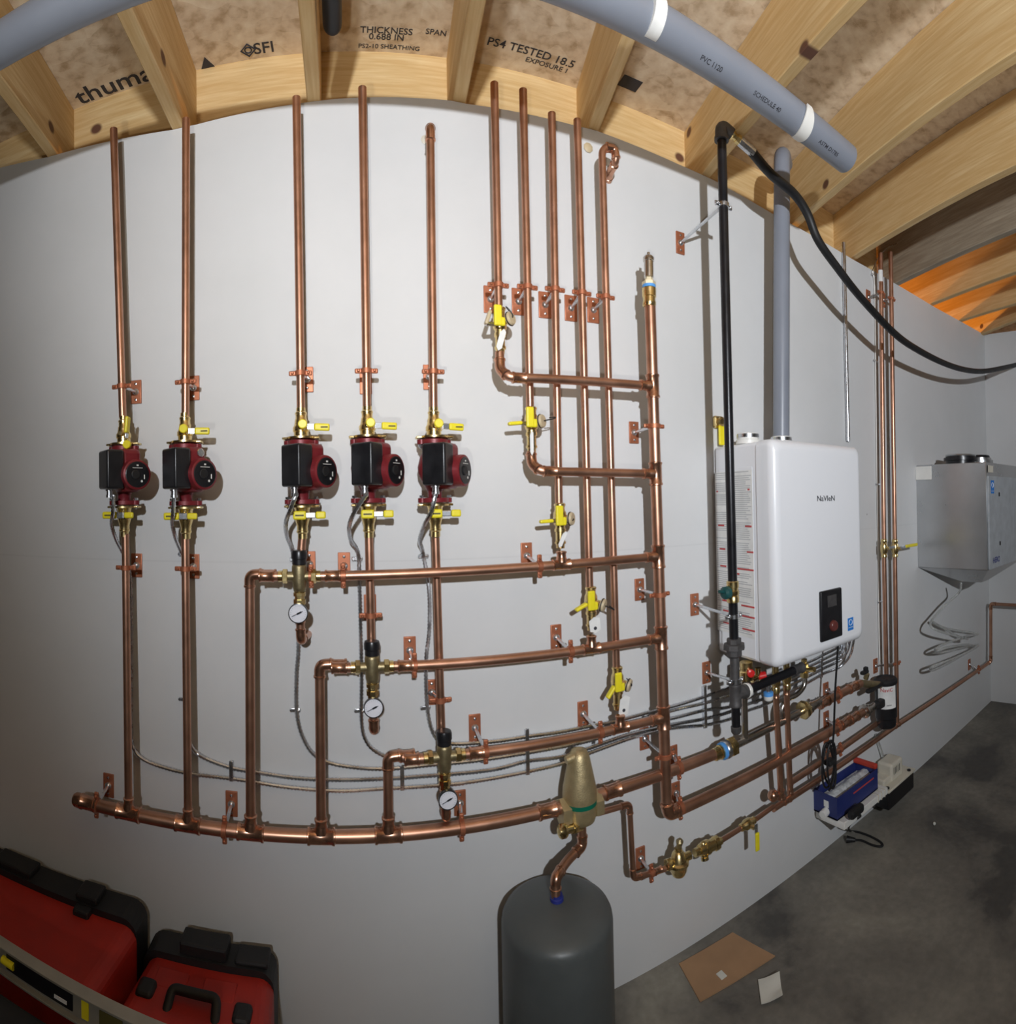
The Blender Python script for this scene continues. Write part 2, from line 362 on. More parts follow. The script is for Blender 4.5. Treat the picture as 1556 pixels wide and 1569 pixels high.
# ---------------------------------------------------------------- the room
TOP = [(-20, 262), (0, 257), (72, 241), (264, 199), (302, 190.5), (448, 160), (520, 151), (600, 149), (690, 154), (714, 159), (874, 190.5), (914, 200.5), (1040, 252), (1093, 276), (1183, 327.5), (1267, 374), (1307, 398), (1373.6, 436), (1432, 471), (1510.6, 515)]
top3 = [P(x, y) for x, y in TOP]
top3[-1].x = XC
zs = lambda x: next((a.z + (b.z - a.z) * (x - a.x) / (b.x - a.x) for a, b in zip(top3, top3[1:]) if a.x <= x <= b.x), ZT)
mb = MB(); outline = [Vector((-3.2, 0, 0)), Vector((-3.2, 0, top3[0].z))] + [Vector((p.x, 0, p.z)) for p in top3] + [Vector((XC + 0.15, 0, top3[-1].z)), Vector((XC + 0.15, 0, 0))]
mb.prism(outline, (0, 0.015, 0)); struct(mb.build('wall_back', 'wall', org=(0, 0, 0)))
mb = MB().box((0.3, 0.09, ZT / 2 - 0.03), (7.2, 0.14, ZT - 0.06)); struct(mb.build('wall_middle', 'pine_old'))
mb = MB().box((XC + 0.06, -2.2, top3[-1].z / 2), (0.12, 4.4, top3[-1].z)); struct(mb.build('wall_right', 'wall', org=(XC, 0, 0)))
mb = MB().box((0.2, -4.55, ZO / 2), (7.3, 0.1, ZO)); struct(mb.build('wall_front', 'bare', org=(0, -4.5, 0)))
mb = MB().box((-3.25, -2.25, ZO / 2), (0.1, 4.5, ZO)); struct(mb.build('wall_left', 'bare', org=(-3.2, 0, 0)))
mb = MB().box((0.4, -1.2, -0.05), (8.4, 6.6, 0.1)); struct(mb.build('floor', 'floor', org=(0, 0, 0)))
mb = MB().box((0.9, -1.15, ZO + 0.009), (9.0, 7.1, 0.018)); ceil = struct(mb.build('ceiling', 'osb', org=(0, 0, ZO)))
def joist(wallpx, farpx, label, edge='L', y1=0.14, mat='pine', wdt=0.038):
    a = P(*wallpx); b = PZ(farpx[0], farpx[1], ZT)
    dr = (b - a); dr.z = 0; dr.normalize(); side = Vector((-dr.y, dr.x, 0))
    if side.x < 0: side = -side
    k = (y1 - a.y) / (-dr.y); s = a - dr * k; e = a + dr * 4.1
    s.z = e.z = 0
    off = side * (wdt / 2 if edge == 'L' else -wdt / 2)
    mid = (s + e) / 2 + off; L = (e - s).length; zb = a.z; 
    mb = MB(); ax = (side, dr, Vector((0, 0, 1)))
    # bottom follows the wall top at one end and the common level at the other
    bm = bmesh.new(); bmesh.ops.create_cube(bm, size=1)
    for v in bm.verts:
        far = v.co.y > 0
        z = (ZO - 0.0005) if v.co.z > 0 else ((ZT) if far else min(zb, ZT + 0.03))
        v.co = Vector((v.co.x * wdt, v.co.y * L, z))
    bmesh.ops.bevel(bm, geom=bm.edges[:], offset=0.003, segments=1, affect='EDGES')
    mb.bm(bm, (mid.x, mid.y, 0), side, dr, Vector((0, 0, 1)), False)
    # built along local Y so the grain runs with the board
    org = Vector((mid.x, mid.y, ZT)); ang = math.atan2(-dr.y, -dr.x) - math.pi / 2
    R = Matrix.Rotation(-ang, 3, 'Z')
    mb.v = [R @ (v - org) for v in mb.v]
    o = mb.build('ceiling_joist', mat, org=(0, 0, 0)); o.location = org; o.rotation_euler = (0, 0, ang)
    return tag(o, label, 'joist', 'ceiling joists')
joist((72.5, 241), (0, 152), 'pine ceiling joist nearest the left edge of the photo')
joist((263, 199), (182, 15), 'pine ceiling joist ending above the second copper riser from the left')
joist((470, 156), (456, 0), 'pine ceiling joist ending just right of the third copper riser', edge='L')
joist((694, 154), (720.5, 0), 'weathered pine joist ending between the short fifth riser and the row of four tall risers')
joist((917.7, 200.5), (988, 40), 'pine ceiling joist meeting the wall above the looped pipe end', edge='R')
joist((1088, 272), (1336, 2), 'pine joist behind the elbow on top of the black gas pipe', edge='R')
joist((1225, 346), (1556, 97.7), 'pine joist with a dark oval knot, right of the grey vent pipe', edge='R')
joist((1312, 398), (1556, 260), 'pale pine joist ending over the thin steel conduit', edge='R')
joist((1377, 438), (1556, 353), 'greyish joist ending behind the top of the paired copper pipes', edge='R', mat='pine_old')
joist((1430, 469), (1556, 420), 'joist beyond the wall top, first one with orange light behind it', edge='R', y1=1.6)
joist((1473, 493), (1556, 470), 'joist lit orange beyond the wall top, second from the room corner', edge='R', y1=1.6)
joist((1506, 513), (1556, 497), 'joist nearest the room corner at the right', edge='R', y1=1.6)
xr = P(1377, 438).x
mb = MB().box(((-3.2 + xr) / 2, 0.159, (ZT + ZO) / 2), (xr + 3.2, 0.038, ZO - ZT)); v = mb
R = Matrix.Rotation(-math.pi / 2, 3, 'Z'); org = Vector(((-3.2 + xr) / 2, 0.159, ZT)); mb.v = [R @ (q - org) for q in mb.v]
o = mb.build('rim_board', 'pine', org=(0, 0, 0)); o.location = org; o.rotation_euler = (0, 0, math.pi / 2)
tag(o, 'pine rim board closing the joist ends along the top of the wall', 'rim board')
mb = MB().box((1.5, 2.2, 1.5), (9, 0.1, 3)); struct(mb.build('wall_next_room', 'wall'))
# ---------------------------------------------------------------- plumbing kit
UP = Vector((0, 0, 1)); EX = Vector((1, 0, 0)); EY = Vector((0, 1, 0))
OV, OH, OM = 0.078, 0.115, 0.105              # stand-off of risers, branch pipes, main header
def seg(label, pts, r, name='copper_pipe', cat='pipe', mat='copper', group=None, elbows=(), rings=(), tees=(), caps=(), bend=0.03, fit='copper_fit'):
    """A run of pipe: the tube, and the fittings soldered on it as parts."""
    pts = [Vector(p) for p in pts]
    path = rounded(pts, bend)
    if not (elbows or rings or tees or caps):
        o = MB().tube(path, r).build(name, mat); return tag(o, label, cat, group)
    t = thing(name, label, cat, pts[0], group)
    MB().tube(path, r).build('tube', mat, t)
    for i in elbows:
        b = pts[i]; u = (pts[i - 1] - b).normalized(); v = (pts[i + 1] - b).normalized()
        a1, a2 = b + u * (bend * 1.25), b + v * (bend * 1.25)
        mb = MB().tube(rounded([a1, b, a2], bend), r * 1.14)
        for q, dq in ((a1, u), (a2, v)): mb.lathe(q - dq * r * 0.35, dq, [(r * 1.1, 0), (r * 1.27, r * 0.12), (r * 1.27, r * 0.45), (r * 1.02, r * 0.62)])
        mb.build('elbow', fit, t)
    for q, dq in rings:                         # straight couplings
        q = Vector(q); dq = Vector(dq).normalized()
        h = r * 1.6
        MB().lathe(q - dq * h, dq, [(r * 1.02, 0), (r * 1.26, r * 0.1), (r * 1.26, r * 0.4), (r * 1.13, r * 0.6), (r * 1.13, 2 * h - r * 0.6), (r * 1.26, 2 * h - r * 0.4), (r * 1.26, 2 * h - r * 0.1), (r * 1.02, 2 * h)]).build('coupling', fit, t)
    for q, dq, bq, br in tees:                  # centre, run axis, branch axis, branch radius
        q = Vector(q); dq = Vector(dq).normalized(); bq = Vector(bq).normalized(); h = r * 2.1
        mb = MB().lathe(q - dq * h, dq, [(r * 1.02, 0), (r * 1.25, r * 0.1), (r * 1.25, r * 0.4), (r * 1.13, r * 0.55), (r * 1.13, 2 * h - r * 0.55), (r * 1.25, 2 * h - r * 0.4), (r * 1.25, 2 * h - r * 0.1), (r * 1.02, 2 * h)])
        mb.lathe(q, bq, [(br * 1.5, r * 0.6), (br * 1.25, r * 1.5), (br * 1.15, r * 1.7), (br * 1.15, r + br * 1.6), (br * 1.32, r + br * 1.75), (br * 1.32, r + br * 2.1), (br * 1.02, r + br * 2.25)])
        mb.build('tee', fit, t)
    for q, dq in caps:
        MB().lathe(Vector(q) - Vector(dq) * r * 0.8, dq, [(r * 1.02, 0), (r * 1.2, r * 0.1), (r * 1.15, r * 1.2), (r * 0.9, r * 1.6), (r * 0.3, r * 1.75)]).build('end_cap', fit, t)
    return t
def hanger(label, platepx, q, axis, r, mat='clampcu', ears=None, plate_off=0.0, h=0.07, wd=0.034, group='copper plated pipe hangers'):
    """Wall plate, threaded rod and split ring round the pipe at q."""
    q = Vector(q); axis = Vector(axis).normalized(); pc = P(platepx[0], platepx[1], plate_off)
    t = thing('pipe_hanger', label, 'bracket', (pc.x, pc.y, pc.z - h / 2), group)
    MB().box(pc - EY * 0.003, (wd, 0.006, h), 0.0015).build('wall_plate', 'clampcu', t)
    for s in (-1, 1): MB().lathe(pc + Vector((0, -0.006, s * h * 0.34)), (0, -1, 0), [(0.0045, 0), (0.004, 0.0015), (0.001, 0.0025)], 10).build('screw', 'steel', t)
    back = q + (pc - q).normalized() * (r + 0.003)
    MB().lathe(pc - EY * 0.006, (0, -1, 0), [(0.011, 0), (0.009, 0.005), (0.006, 0.007)], 8).tube([pc - EY * 0.008, back], 0.0048, 10).build('rod', 'steel', t)
    e = (EY.cross(axis)).normalized() if ears is None else Vector(ears)
    mb = MB().lathe(q - axis * 0.007, axis, [(r + 0.0005, 0), (r + 0.0032, 0.0008), (r + 0.0032, 0.0132), (r + 0.0005, 0.014)])
    for s in (-1, 1):
        c = q + e * s * (r + 0.010)
        z = e; x = axis; y = z.cross(x)
        mb.box(c, (0.013, 0.008, 0.019), 0.003, (x, y, z))
        mb.lathe(c + y * 0.004, y, [(0.0042, 0), (0.0042, 0.004), (0.002, 0.006)], 8); mb.lathe(c - y * 0.004, -y, [(0.0042, 0), (0.0042, 0.004), (0.002, 0.006)], 8)
    mb.build('clamp', mat, t)
    return t
def on_line(a, b, px):                        # the point of the level line a-b seen in picture column px
    lo, hi = -0.2, 1.2
    def col(p):
        d = RC.transposed() @ (p - CAM); return 778 + F * math.atan2(d.x, d.y)
    for _ in range(40):
        m = (lo + hi) / 2
        if col(a + (b - a) * m) < px: lo = m
        else: hi = m
    return a + (b - a) * ((lo + hi) / 2)
# ---------------------------------------------------------------- main header along the bottom
RM = 0.0172
h0, h1 = P(120, 1226, OM), P(864, 1236, OM)
s1 = P(914, 1219, OM); s2 = P(1096, 1155, OM)
hd = (h1 - h0).normalized()
heads = {k: on_line(h0, h1, k) for k in (197, 288, 384, 492, 595)}
nm = {197: 'x'}
seg('thick copper header pipe running level along the lower wall, feeding five risers', [h0, h1], RM, name='pipe_manifold', cat='pipe',
    tees=[(heads[k], hd, UP, 0.0111 if k < 300 else 0.013) for k in heads], rings=[(on_line(h0, h1, 838), hd), (on_line(h0, h1, 137), hd)], caps=[(h0, -hd)])
seg('thick copper pipe rising to the right between the brass air separator and the blue-taped union', [s1, s2], RM, rings=[(on_line(s1, s2, 938), s2 - s1)])
# ---------------------------------------------------------------- five supply risers and their lower pipes
RV = 0.0112
riser_names = ['leftmost', 'second', 'third', 'fourth', 'fifth']
tops = [(174, 198), (285, 183), (454, 150), (555, 135), (660, 204)]
vtop = [(188, 640), (284, 640), (461, 634), (562, 632), (664, 634)]
vbot = [(192, 818), (283.5, 818), (463, 824), (565, 820), (667, 824)]
pts = [P(*p, OV) for p in tops]; vt = [P(*p, OV) for p in vtop]; vb = [P(*p, OV) for p in vbot]
for i in range(4):
    seg('tall copper riser above the %s red pump, running up past the wall top' % riser_names[i], [pts[i], vt[i]], RV, group='supply risers')
seg('tall copper riser above the rightmost red pump, bending into a hole in the wall', [P(659, 196, -0.01), P(659, 198, OV - 0.004), vt[4]], RV, elbows=[1], bend=0.024, group='supply risers')
tag(MB().lathe(P(652, 214, 0.002), (0, -1, 0), [(0.014, 0), (0.012, 0.001), (0.001, 0.0012)], 9).build('wall_hole', 'cream'), 'ragged drywall hole behind the bent top of the fifth riser', 'hole')
seg('long copper pipe below the leftmost red pump, dropping to the header', [vb[0], heads[197] + UP * 0.03], RV, rings=[(vb[0] - UP * 0.0, (0, 0, 1))][:0], group='lower zone pipes')
seg('long copper pipe below the second red pump, dropping to the header', [vb[1], heads[288] + UP * 0.03], RV, group='lower zone pipes')
m1t, m2t, m3t = P(461, 848, OV), P(568.5, 987, OV), P(676, 1122, OV)
seg('short copper pipe between the third pump and the topmost mixing valve', [vb[2], m1t], RV, group='lower zone pipes')
seg('copper pipe between the fourth pump and the middle mixing valve, crossing one branch', [vb[3], m2t], RV, group='lower zone pipes')
seg('copper pipe below the rightmost pump, crossing two branches to the lowest mixing valve', [vb[4], m3t], RV, group='lower zone pipes')
# ---------------------------------------------------------------- tall return pipe and its five branches
t0, t1 = P(995.5, 468, OH), P(1021, 1238, OH)
td = (t1 - t0).normalized()
def col_at(py):
    a, b = t0, t1
    lo, hi = 0.0, 1.0
    for _ in range(40):
        m = (lo + hi) / 2; p = a + (b - a) * m; d = RC.transposed() @ (p - CAM)
        y = Y0 - F * d.z / math.hypot(d.x, d.y)
        if y < py: lo = m
        else: hi = m
    return a + (b - a) * ((lo + hi) / 2)
RB = 0.0128
jy = {1: 592, 2: 726, 3: 852.5, 4: 977, 5: 1099}
J = {k: col_at(v) for k, v in jy.items()}
e0 = P(1024, 1246, OH); p7 = P(1322, 1091.5, OH)
seg('thick vertical copper return pipe right of the tall risers, joined by five branches', [t0, t1 - td * 0.02], RM, name='pipe_manifold',
    tees=[(J[k], td, -EX, RB) for k in J], rings=[])
seg('thick lower copper pipe from the foot of the vertical return to the filter', [t1 - td * 0.02, e0 - UP * 0.004, p7], RM, elbows=[1], rings=[(on_line(e0, p7, 1294), p7 - e0), (on_line(e0, p7, 1308), p7 - e0)], bend=0.028)
# branches 1 and 2: from the purge valves of the first two tall risers
def leg(label, base, px, jn, r=RB, **k):
    return seg(label, px + [J[jn] - EX * 0.02], r, **k)
leg('top copper branch, curving right from the highest purge valve to the vertical return', None, [P(765, 540, OV + 0.01), P(765.5, 566, OV + 0.015), P(778, 577.5, OH), P(800, 579, OH)], 1, elbows=[1], rings=[(P(795, 579, OH), EX)], bend=0.022)
leg('second copper branch, curving right from the purge valve below the first', None, [P(813, 692, OV + 0.01), P(814.5, 711, OV + 0.015), P(826, 721, OH), P(845, 722.5, OH)], 2, elbows=[1], rings=[(P(842, 722, OH), EX)], bend=0.022)
# branches 3-5 from the mixing valves
M1, M2, M3 = P(458.5, 883, OH), P(570, 1022, OH), P(680.5, 1159, OH)
b3, b4, b5 = M1 + EX * 0.055, M2 + EX * 0.055, M3 + EX * 0.055
for nme, a, jn, tx, lab in (('a', b3, 3, 860, 'long copper branch from the topmost mixing valve right to the vertical return'),
                            ('b', b4, 4, 906, 'copper branch from the middle mixing valve right to the vertical return'),
                            ('c', b5, 5, 950, 'short copper branch from the lowest mixing valve right to the vertical return')):
    j = J[jn] - EX * 0.02; ax = (j - a).normalized(); tp = on_line(a, j, tx)
    seg(lab, [a, j], RB, tees=[(tp, ax, UP, 0.0112)], rings=[(a + ax * 0.03, ax)], group='branch pipes')
# drops from the mixing valves to the header, with their doglegs
for lab, c, ep, hk in (('copper drop pipe left of the topmost mixing valve, down to the header', M1, (382.5, 881), 384),
                       ('copper drop pipe left of the middle mixing valve, down to the header', M2, (489.5, 1019), 492),
                       ('short copper drop pipe left of the lowest mixing valve, down to the header', M3, (594, 1160), 595)):
    e = P(ep[0], ep[1], OM); a = c - EX * 0.055; k = a - EX * 0.035
    ex = e + EX * 0.045; ex.z = e.z; k2 = k.copy()
    seg(lab, [a, k, e + EX * 0.03 + UP * 0.002, e, heads[hk] + UP * 0.03], 0.0128, elbows=[3], rings=[(k + EX * 0.006, EX), (e + EX * 0.05, EX)], bend=0.024, group='drop pipes')
# ---------------------------------------------------------------- five tall risers on the right
rt = [(757, 128), (801, 138), (845, 174), (884, 184), (921, 238)]
rb = [(764, 488), (812, 637), (856, 778), (903, 905), (944, 1022)]
ordn = ['first', 'second', 'third', 'fourth']
rR = []
for i in range(5):
    a, b = P(*rt[i], OV), P(*rb[i], OV); rR.append((a, b))
    if i < 4: seg('%s from the left of the four straight risers beside the vent, above a purge valve' % ordn[i] if False else 'tall straight copper riser, %s from the left in the close row of five' % ordn[i], [a, b], RV, group='close row of risers')
    else:
        seg('tall copper riser topped by a looped bend turning into the wall', [P(930, 280, -0.01), P(935, 262, 0.035), P(944, 247, OV), P(941, 228, OV), P(928, 226, OV), P(922, 233, OV), P(922.5, 255, OV), b], RV, elbows=[1, 3], bend=0.022, group='close row of risers')
tag(MB().lathe(P(901, 226, 0.003), (0, -1, 0), [(0.016, 0), (0.014, 0.002), (0.001, 0.003)], 8).build('wall_patch', 'tan'), 'small tan plug in the wall beside the looped pipe end', 'plug')
# ---------------------------------------------------------------- hangers
V = lambda i, y, ref: ref[0] + (ref[1] - ref[0]) * ((ref[0].z - P(0, 0, 0).z) * 0)
def at_y(a, b, py):
    lo, hi = 0.0, 1.0
    for _ in range(40):
        m = (lo + hi) / 2; p = a + (b - a) * m; d = RC.transposed() @ (p - CAM)
        if Y0 - F * d.z / math.hypot(d.x, d.y) < py: lo = m
        else: hi = m
    return a + (b - a) * ((lo + hi) / 2)
up_h = [((209, 601), 592), ((297, 595), 585), ((470.5, 582), 572), ((560, 585), 568.5), ((657, 578.5), 569.5)]
for i, (pl, y) in enumerate(up_h):
    hanger('copper plated hanger on the riser above the %s red pump' % (riser_names[i] if i < 4 else 'rightmost'), pl, at_y(pts[i], vt[i], y), UP, RV)
lowr = [(vb[0], heads[197]), (vb[1], heads[288])]
hanger('copper plated hanger just below the leftmost red pump', (210, 866), at_y(*lowr[0], 870), UP, RV)
hanger('copper plated hanger just below the second red pump', (297, 867.5), at_y(*lowr[1], 871.6), UP, RV)
hanger('copper plated hanger half hidden behind the topmost mixing valve', (474, 864), M1 + EX * 0.03, EX, 0.011)
hanger('copper plated hanger on the pipe above the middle mixing valve', (566.7, 930), at_y(vb[3], m2t, 943), UP, RV)
hanger('copper plated hanger on the pipe above the lowest mixing valve', (661, 1060), at_y(vb[4], m3t, 1072.7), UP, RV)
for lab, pl, (a, jn), px in (('hanger at the left end of the uppermost long branch', (527, 867), (b3, 3), 525.6),
                             ('hanger on the upper long branch, near its tee with the third riser', (805.8, 851), (b3, 3), 826.5),
                             ('hanger just right of the middle mixing valve', (627.4, 995.6), (b4, 4), 634.7),
                             ('hanger on the middle branch, near its tee with the fourth riser', (851, 976), (b4, 4), 874),
                             ('hanger with a tall plate just right of the lowest mixing valve', (726.7, 1114), (b5, 5), 744),
                             ('hanger on the lowest branch, near its tee with the fifth riser', (892, 1093), (b5, 5), 919.5)):
    a_, j_ = a, J[jn]
    hanger('copper plated ' + lab, pl, on_line(a_, j_, px), j_ - a_, RB, h=0.075)
for i, (y, pl) in enumerate([(437, (750.6, 459.6)), (440, (793.4, 463)), (443.5, (834, 468)), (449, (873.6, 473)), (455, (907.7, 476))]):
    hanger('copper plated hanger on the %s riser of the close row, above its valve' % ['first', 'second', 'third', 'fourth', 'looped'][i], pl, at_y(*rR[i], y), UP, RV, h=0.078, wd=0.04)
hanger('copper plated hanger on the thick vertical return between its top two branches', (970, 663), col_at(653), td, RM)
hanger('copper plated hanger on the thick vertical return between its lower two branches', (978.6, 903), col_at(911), td, RM)
hanger('copper plated hanger near the foot of the thick vertical return', (986, 1131), col_at(1158), td, RM)
hanger('copper plated hanger at the left end of the header', (167, 1202.5), on_line(h0, h1, 147.7), hd, RM)
hanger('copper plated hanger on the header between the second and third drops', (355, 1230.5), on_line(h0, h1, 344), hd, RM)
hanger('copper plated hanger on the header beneath the lowest gauge', (704, 1229), on_line(h0, h1, 707), hd, RM)
hanger('copper plated hanger on the thick sloping pipe right of the vertical return', (1030, 1158), on_line(s1, s2, 1040), s2 - s1, RM)
hanger('copper plated hanger by the elbow at the foot of the vertical return', (1034, 1214), on_line(e0, p7, 1042), p7 - e0, RM)
hanger('copper plated hanger on the lower thick pipe, behind the black cord', (1264.6, 1102), on_line(e0, p7, 1283), p7 - e0, RM)
# ---------------------------------------------------------------- circulator pumps and their flange valves
def make_pump(conduit=True):
    t = thing('circulator_pump', 'x', 'pump', (0, 0, 0), 'circulator pumps')
    an = math.radians(48); A = Vector((math.sin(an), -math.cos(an), 0)); B = Vector((-math.cos(an), -math.sin(an), 0))
    mb = MB().lathe((0, 0, -0.075), UP, [(0.018, 0), (0.019, 0.02), (0.030, 0.04), (0.043, 0.065), (0.045, 0.085), (0.038, 0.115), (0.024, 0.135), (0.020, 0.15)], 24)
    mb.box(A * 0.030 + B * 0.004 + UP * 0.012, (0.065, 0.062, 0.120), 0.014, (A, B, UP), 3)
    mb.build('volute', 'red', t)
    for z in (-0.077, 0.077):
        m2 = MB().lathe((0, 0, z - 0.006), UP, [(0.036, 0), (0.037, 0.001), (0.037, 0.011), (0.036, 0.012)], 24)
        for s in (-1, 1): m2.lathe((s * 0.034, 0, z - 0.006), UP, [(0.012, 0), (0.012, 0.012)], 14)
        m2.build('flange', 'red', t)
        for s in (-1, 1):
            MB().lathe((s * 0.037, -0.004, z - 0.018), UP, [(0.0035, 0), (0.0035, 0.004), (0.007, 0.0042), (0.007, 0.011), (0.003, 0.0112), (0.003, 0.025), (0.007, 0.0252), (0.007, 0.031)], 6).build('bolt', 'steel', t)
    mo = MB().lathe(A * 0.01 + UP * -0.002, A, [(0.030, 0), (0.040, 0.02), (0.041, 0.045), (0.042, 0.07), (0.041, 0.078), (0.037, 0.080)], 30).build('motor', 'red', t)
    c = A * 0.0905 + UP * -0.002
    fc = MB().lathe(A * 0.089 + UP * -0.002, A, [(0.0355, 0), (0.0355, 0.0012), (0.034, 0.002)], 30).build('face_plate', 'black', mo)
    X = UP.cross(A).normalized(); c = A * 0.0914 + UP * -0.002
    mk = MB(); mk.box(c + UP * 0.018, (0.030, 0.0015, 0.0006), 0, (X, UP, A)); 
    mk.lathe(c + X * 0.012 - UP * 0.018, A, [(0.0035, 0), (0.0035, 0.0005)], 6)
    mk.box(c + X * 0.020 - UP * 0.006, (0.003, 0.012, 0.0006), 0, (X, UP, A))
    mk.build('dial_print', 'whitepl', fc); MB().box(A * 0.0914 + UP * 0.023, (0.006, 0.004, 0.0006), 0, (X, UP, A)).build('brand_mark', 'whitepl', fc)
    MB().lathe(A * 0.090 + UP * -0.002 - X * 0.006, A, [(0.013, 0), (0.013, 0.0035), (0.011, 0.0045)], 20).build('cover_disc', 'blackm', fc)
    bx = MB(); c = A * 0.040 + B * 0.056 + UP * 0.013
    bx.box(c, (0.066, 0.050, 0.106), 0.006, (A, B, UP), 3)
    tb = bx.build('terminal_box', 'black', t)
    MB().lathe(c - UP * 0.054 + B * 0.004 - A * 0.005, -UP, [(0.011, 0), (0.011, 0.004), (0.008, 0.0045), (0.008, 0.014), (0.0095, 0.0145), (0.0095, 0.022)], 12).build('cable_connector', 'steel', tb)
    return t
pump_c = [(P(190, 729, OV)), (P(284, 728, OV)), (P(462, 724, OV)), (P(563.5, 722, OV)), (P(665.5, 722, OV))]
plab = ['crimson circulator pump on the leftmost riser, valve lever above it pointing up',
        'crimson circulator pump on the second riser, with a bright round silver sticker',
        'crimson circulator pump above the topmost mixing valve, middle of the five',
        'crimson circulator pump on the fourth riser, above the middle mixing valve',
        'rightmost crimson circulator pump with a loose cable curling beneath']
pump = make_pump(); pumps = []
for i, c in enumerate(pump_c):
    o = pump if i == 0 else copy_tree(pump); pumps.append(o)
for i, c in enumerate(pump_c):
    pumps[i].location = c; pumps[i]['label'] = plab[i]; pumps[i].rotation_euler = (0, 0, math.radians([-1, 3, 1, 2, 4][i]))
an = math.radians(48); A = Vector((math.sin(an), -math.cos(an), 0)); B = Vector((-math.cos(an), -math.sin(an), 0))
st = MB().lathe(A * 0.0632 + B * -0.006 + UP * 0.056, A, [(0.0115, 0), (0.0115, 0.001), (0.010, 0.0016)], 20).build('round_sticker', 'silver', None, org=(0, 0, 0))
st.parent = pumps[1]; st['label'] = 'bright round silver sticker'
def lever(mb_y, mb_s, c, d, L, w=0.019, gap=0.022, flip=False):
    """Steel neck then a vinyl grip, starting at c and running along d."""
    d = Vector(d).normalized(); x, y, z = d, UP.cross(d).normalized() if abs(d.z) < 0.9 else EX, None
    y = y if y.length > 0 else EX; z = d.cross(y)
    mb_s.box(c + d * gap * 0.5, (gap, 0.004, w * 0.8), 0.001, (d, y, z))
    mb_y.box(c + d * (gap + L * 0.5), (L, 0.009, w), 0.004, (d, y, z), 3)
def make_top_valve(vertical=False):
    t = thing('isolation_valve', 'x', 'valve', (0, 0, 0), 'pump isolation valves')
    MB().lathe((0, 0, 0.0), UP, [(0.036, 0), (0.040, 0.001), (0.040, 0.006), (0.024, 0.0065), (0.0195, 0.010), (0.0195, 0.020), (0.022, 0.022), (0.022, 0.032), (0.019, 0.036), (0.0165, 0.046), (0.0165, 0.052), (0.0145, 0.055), (0.0145, 0.066), (0.0158, 0.067), (0.0158, 0.071), (0.0125, 0.074), (0.0122, 0.084)], 24, sy=1.0).box((0, 0, 0.003), (0.098, 0.034, 0.006), 0.002).build('body', 'brass', t)
    ys, ss = MB(), MB()
    st = Vector((0.004, -0.026, 0.032))
    MB().lathe((0.002, -0.010, 0.032), (0, -1, 0), [(0.009, 0), (0.009, 0.012), (0.006, 0.014), (0.006, 0.022)], 12).build('stem', 'brass', t)
    if not vertical:
        yk = MB().lathe(st + Vector((0.003, -0.006, 0.004)), (0, -1, 0), [(0.011, 0), (0.012, 0.001), (0.012, 0.008), (0.010, 0.010)], 16)
        lever(ys, ss, Vector((0.018, -0.030, 0.030)), (1, 0.10, -0.04), 0.040, gap=0.018)
        txt = MB().box((0.062, -0.0325, 0.028), (0.018, 0.0012, 0.003))
    else:
        lever(ys, ss, Vector((0.022, -0.034, 0.016)), (0.10, 0, 1), 0.046, w=0.024, gap=0.014)
        yk = MB().lathe((0.026, -0.034, -0.002), (0, -1, 0), [(0.011, 0), (0.012, 0.001), (0.012, 0.008), (0.010, 0.010)], 16)
        txt = MB().box((0.027, -0.0390, 0.058), (0.003, 0.0012, 0.018))
    yk.build('knob', 'yellow', t); ss.build('lever_neck', 'steel', t); g = ys.build('grip', 'yellow', t); txt.build('lettering', 'yellowdk', g)
    return t
def make_bottom_valve(wide):
    t = thing('isolation_valve', 'x', 'valve', (0, 0, 0), 'pump isolation valves')
    MB().lathe((0, 0, 0.0), -UP, [(0.036, 0), (0.040, 0.001), (0.040, 0.006), (0.022, 0.0065), (0.0195, 0.012), (0.0195, 0.030), (0.020, 0.036), (0.017, 0.046), (0.0145, 0.055), (0.0145, 0.066), (0.0158, 0.067), (0.0158, 0.071), (0.0125, 0.074), (0.0122, 0.088)], 24).box((0, 0, -0.003), (0.092, 0.034, 0.006), 0.002).build('body', 'brass', t)
    MB().lathe((0.0, -0.010, -0.026), (0, -1, 0), [(0.009, 0), (0.009, 0.012), (0.006, 0.014), (0.006, 0.024)], 12).build('stem', 'brass', t)
    ys, ss, y2 = MB(), MB(), MB(); w = 0.0165
    if wide:
        ys.box((-0.030, -0.035, -0.026), (0.044, 0.010, 0.020), 0.005, None, 3); ss.box((0.002, -0.034, -0.026), (0.022, 0.007, 0.018), 0.002); y2.box((0.028, -0.034, -0.026), (0.028, 0.009, 0.017), 0.005, None, 3)
        tx = MB().box((-0.032, -0.0403, -0.026), (0.024, 0.0012, 0.004))
    else:
        ys.box((-0.004, -0.036, -0.026), (0.034, 0.010, 0.023), 0.007, None, 3); ss.box((0.024, -0.033, -0.026), (0.026, 0.006, 0.015), 0.002); y2.box((0.050, -0.032, -0.026), (0.026, 0.009, 0.019), 0.005, None, 3)
        tx = MB().box((-0.004, -0.0413, -0.026), (0.022, 0.0012, 0.004))
    y2.build('grip', 'yellow', t); ss.build('lever_neck', 'steel', t); g = ys.build('grip', 'yellow', t); tx.build('lettering', 'yellowdk', g)
    return t
tv_v, tv_h = make_top_valve(True), make_top_valve(False)
bv_w, bv_n = make_bottom_valve(True), make_bottom_valve(False)
used = set()
def place(proto, loc, label, rz=0.0):
    o = proto if proto.name not in used else copy_tree(proto)
    used.add(proto.name); o.location = loc; o.rotation_euler = (0, 0, rz); o['label'] = label; return o
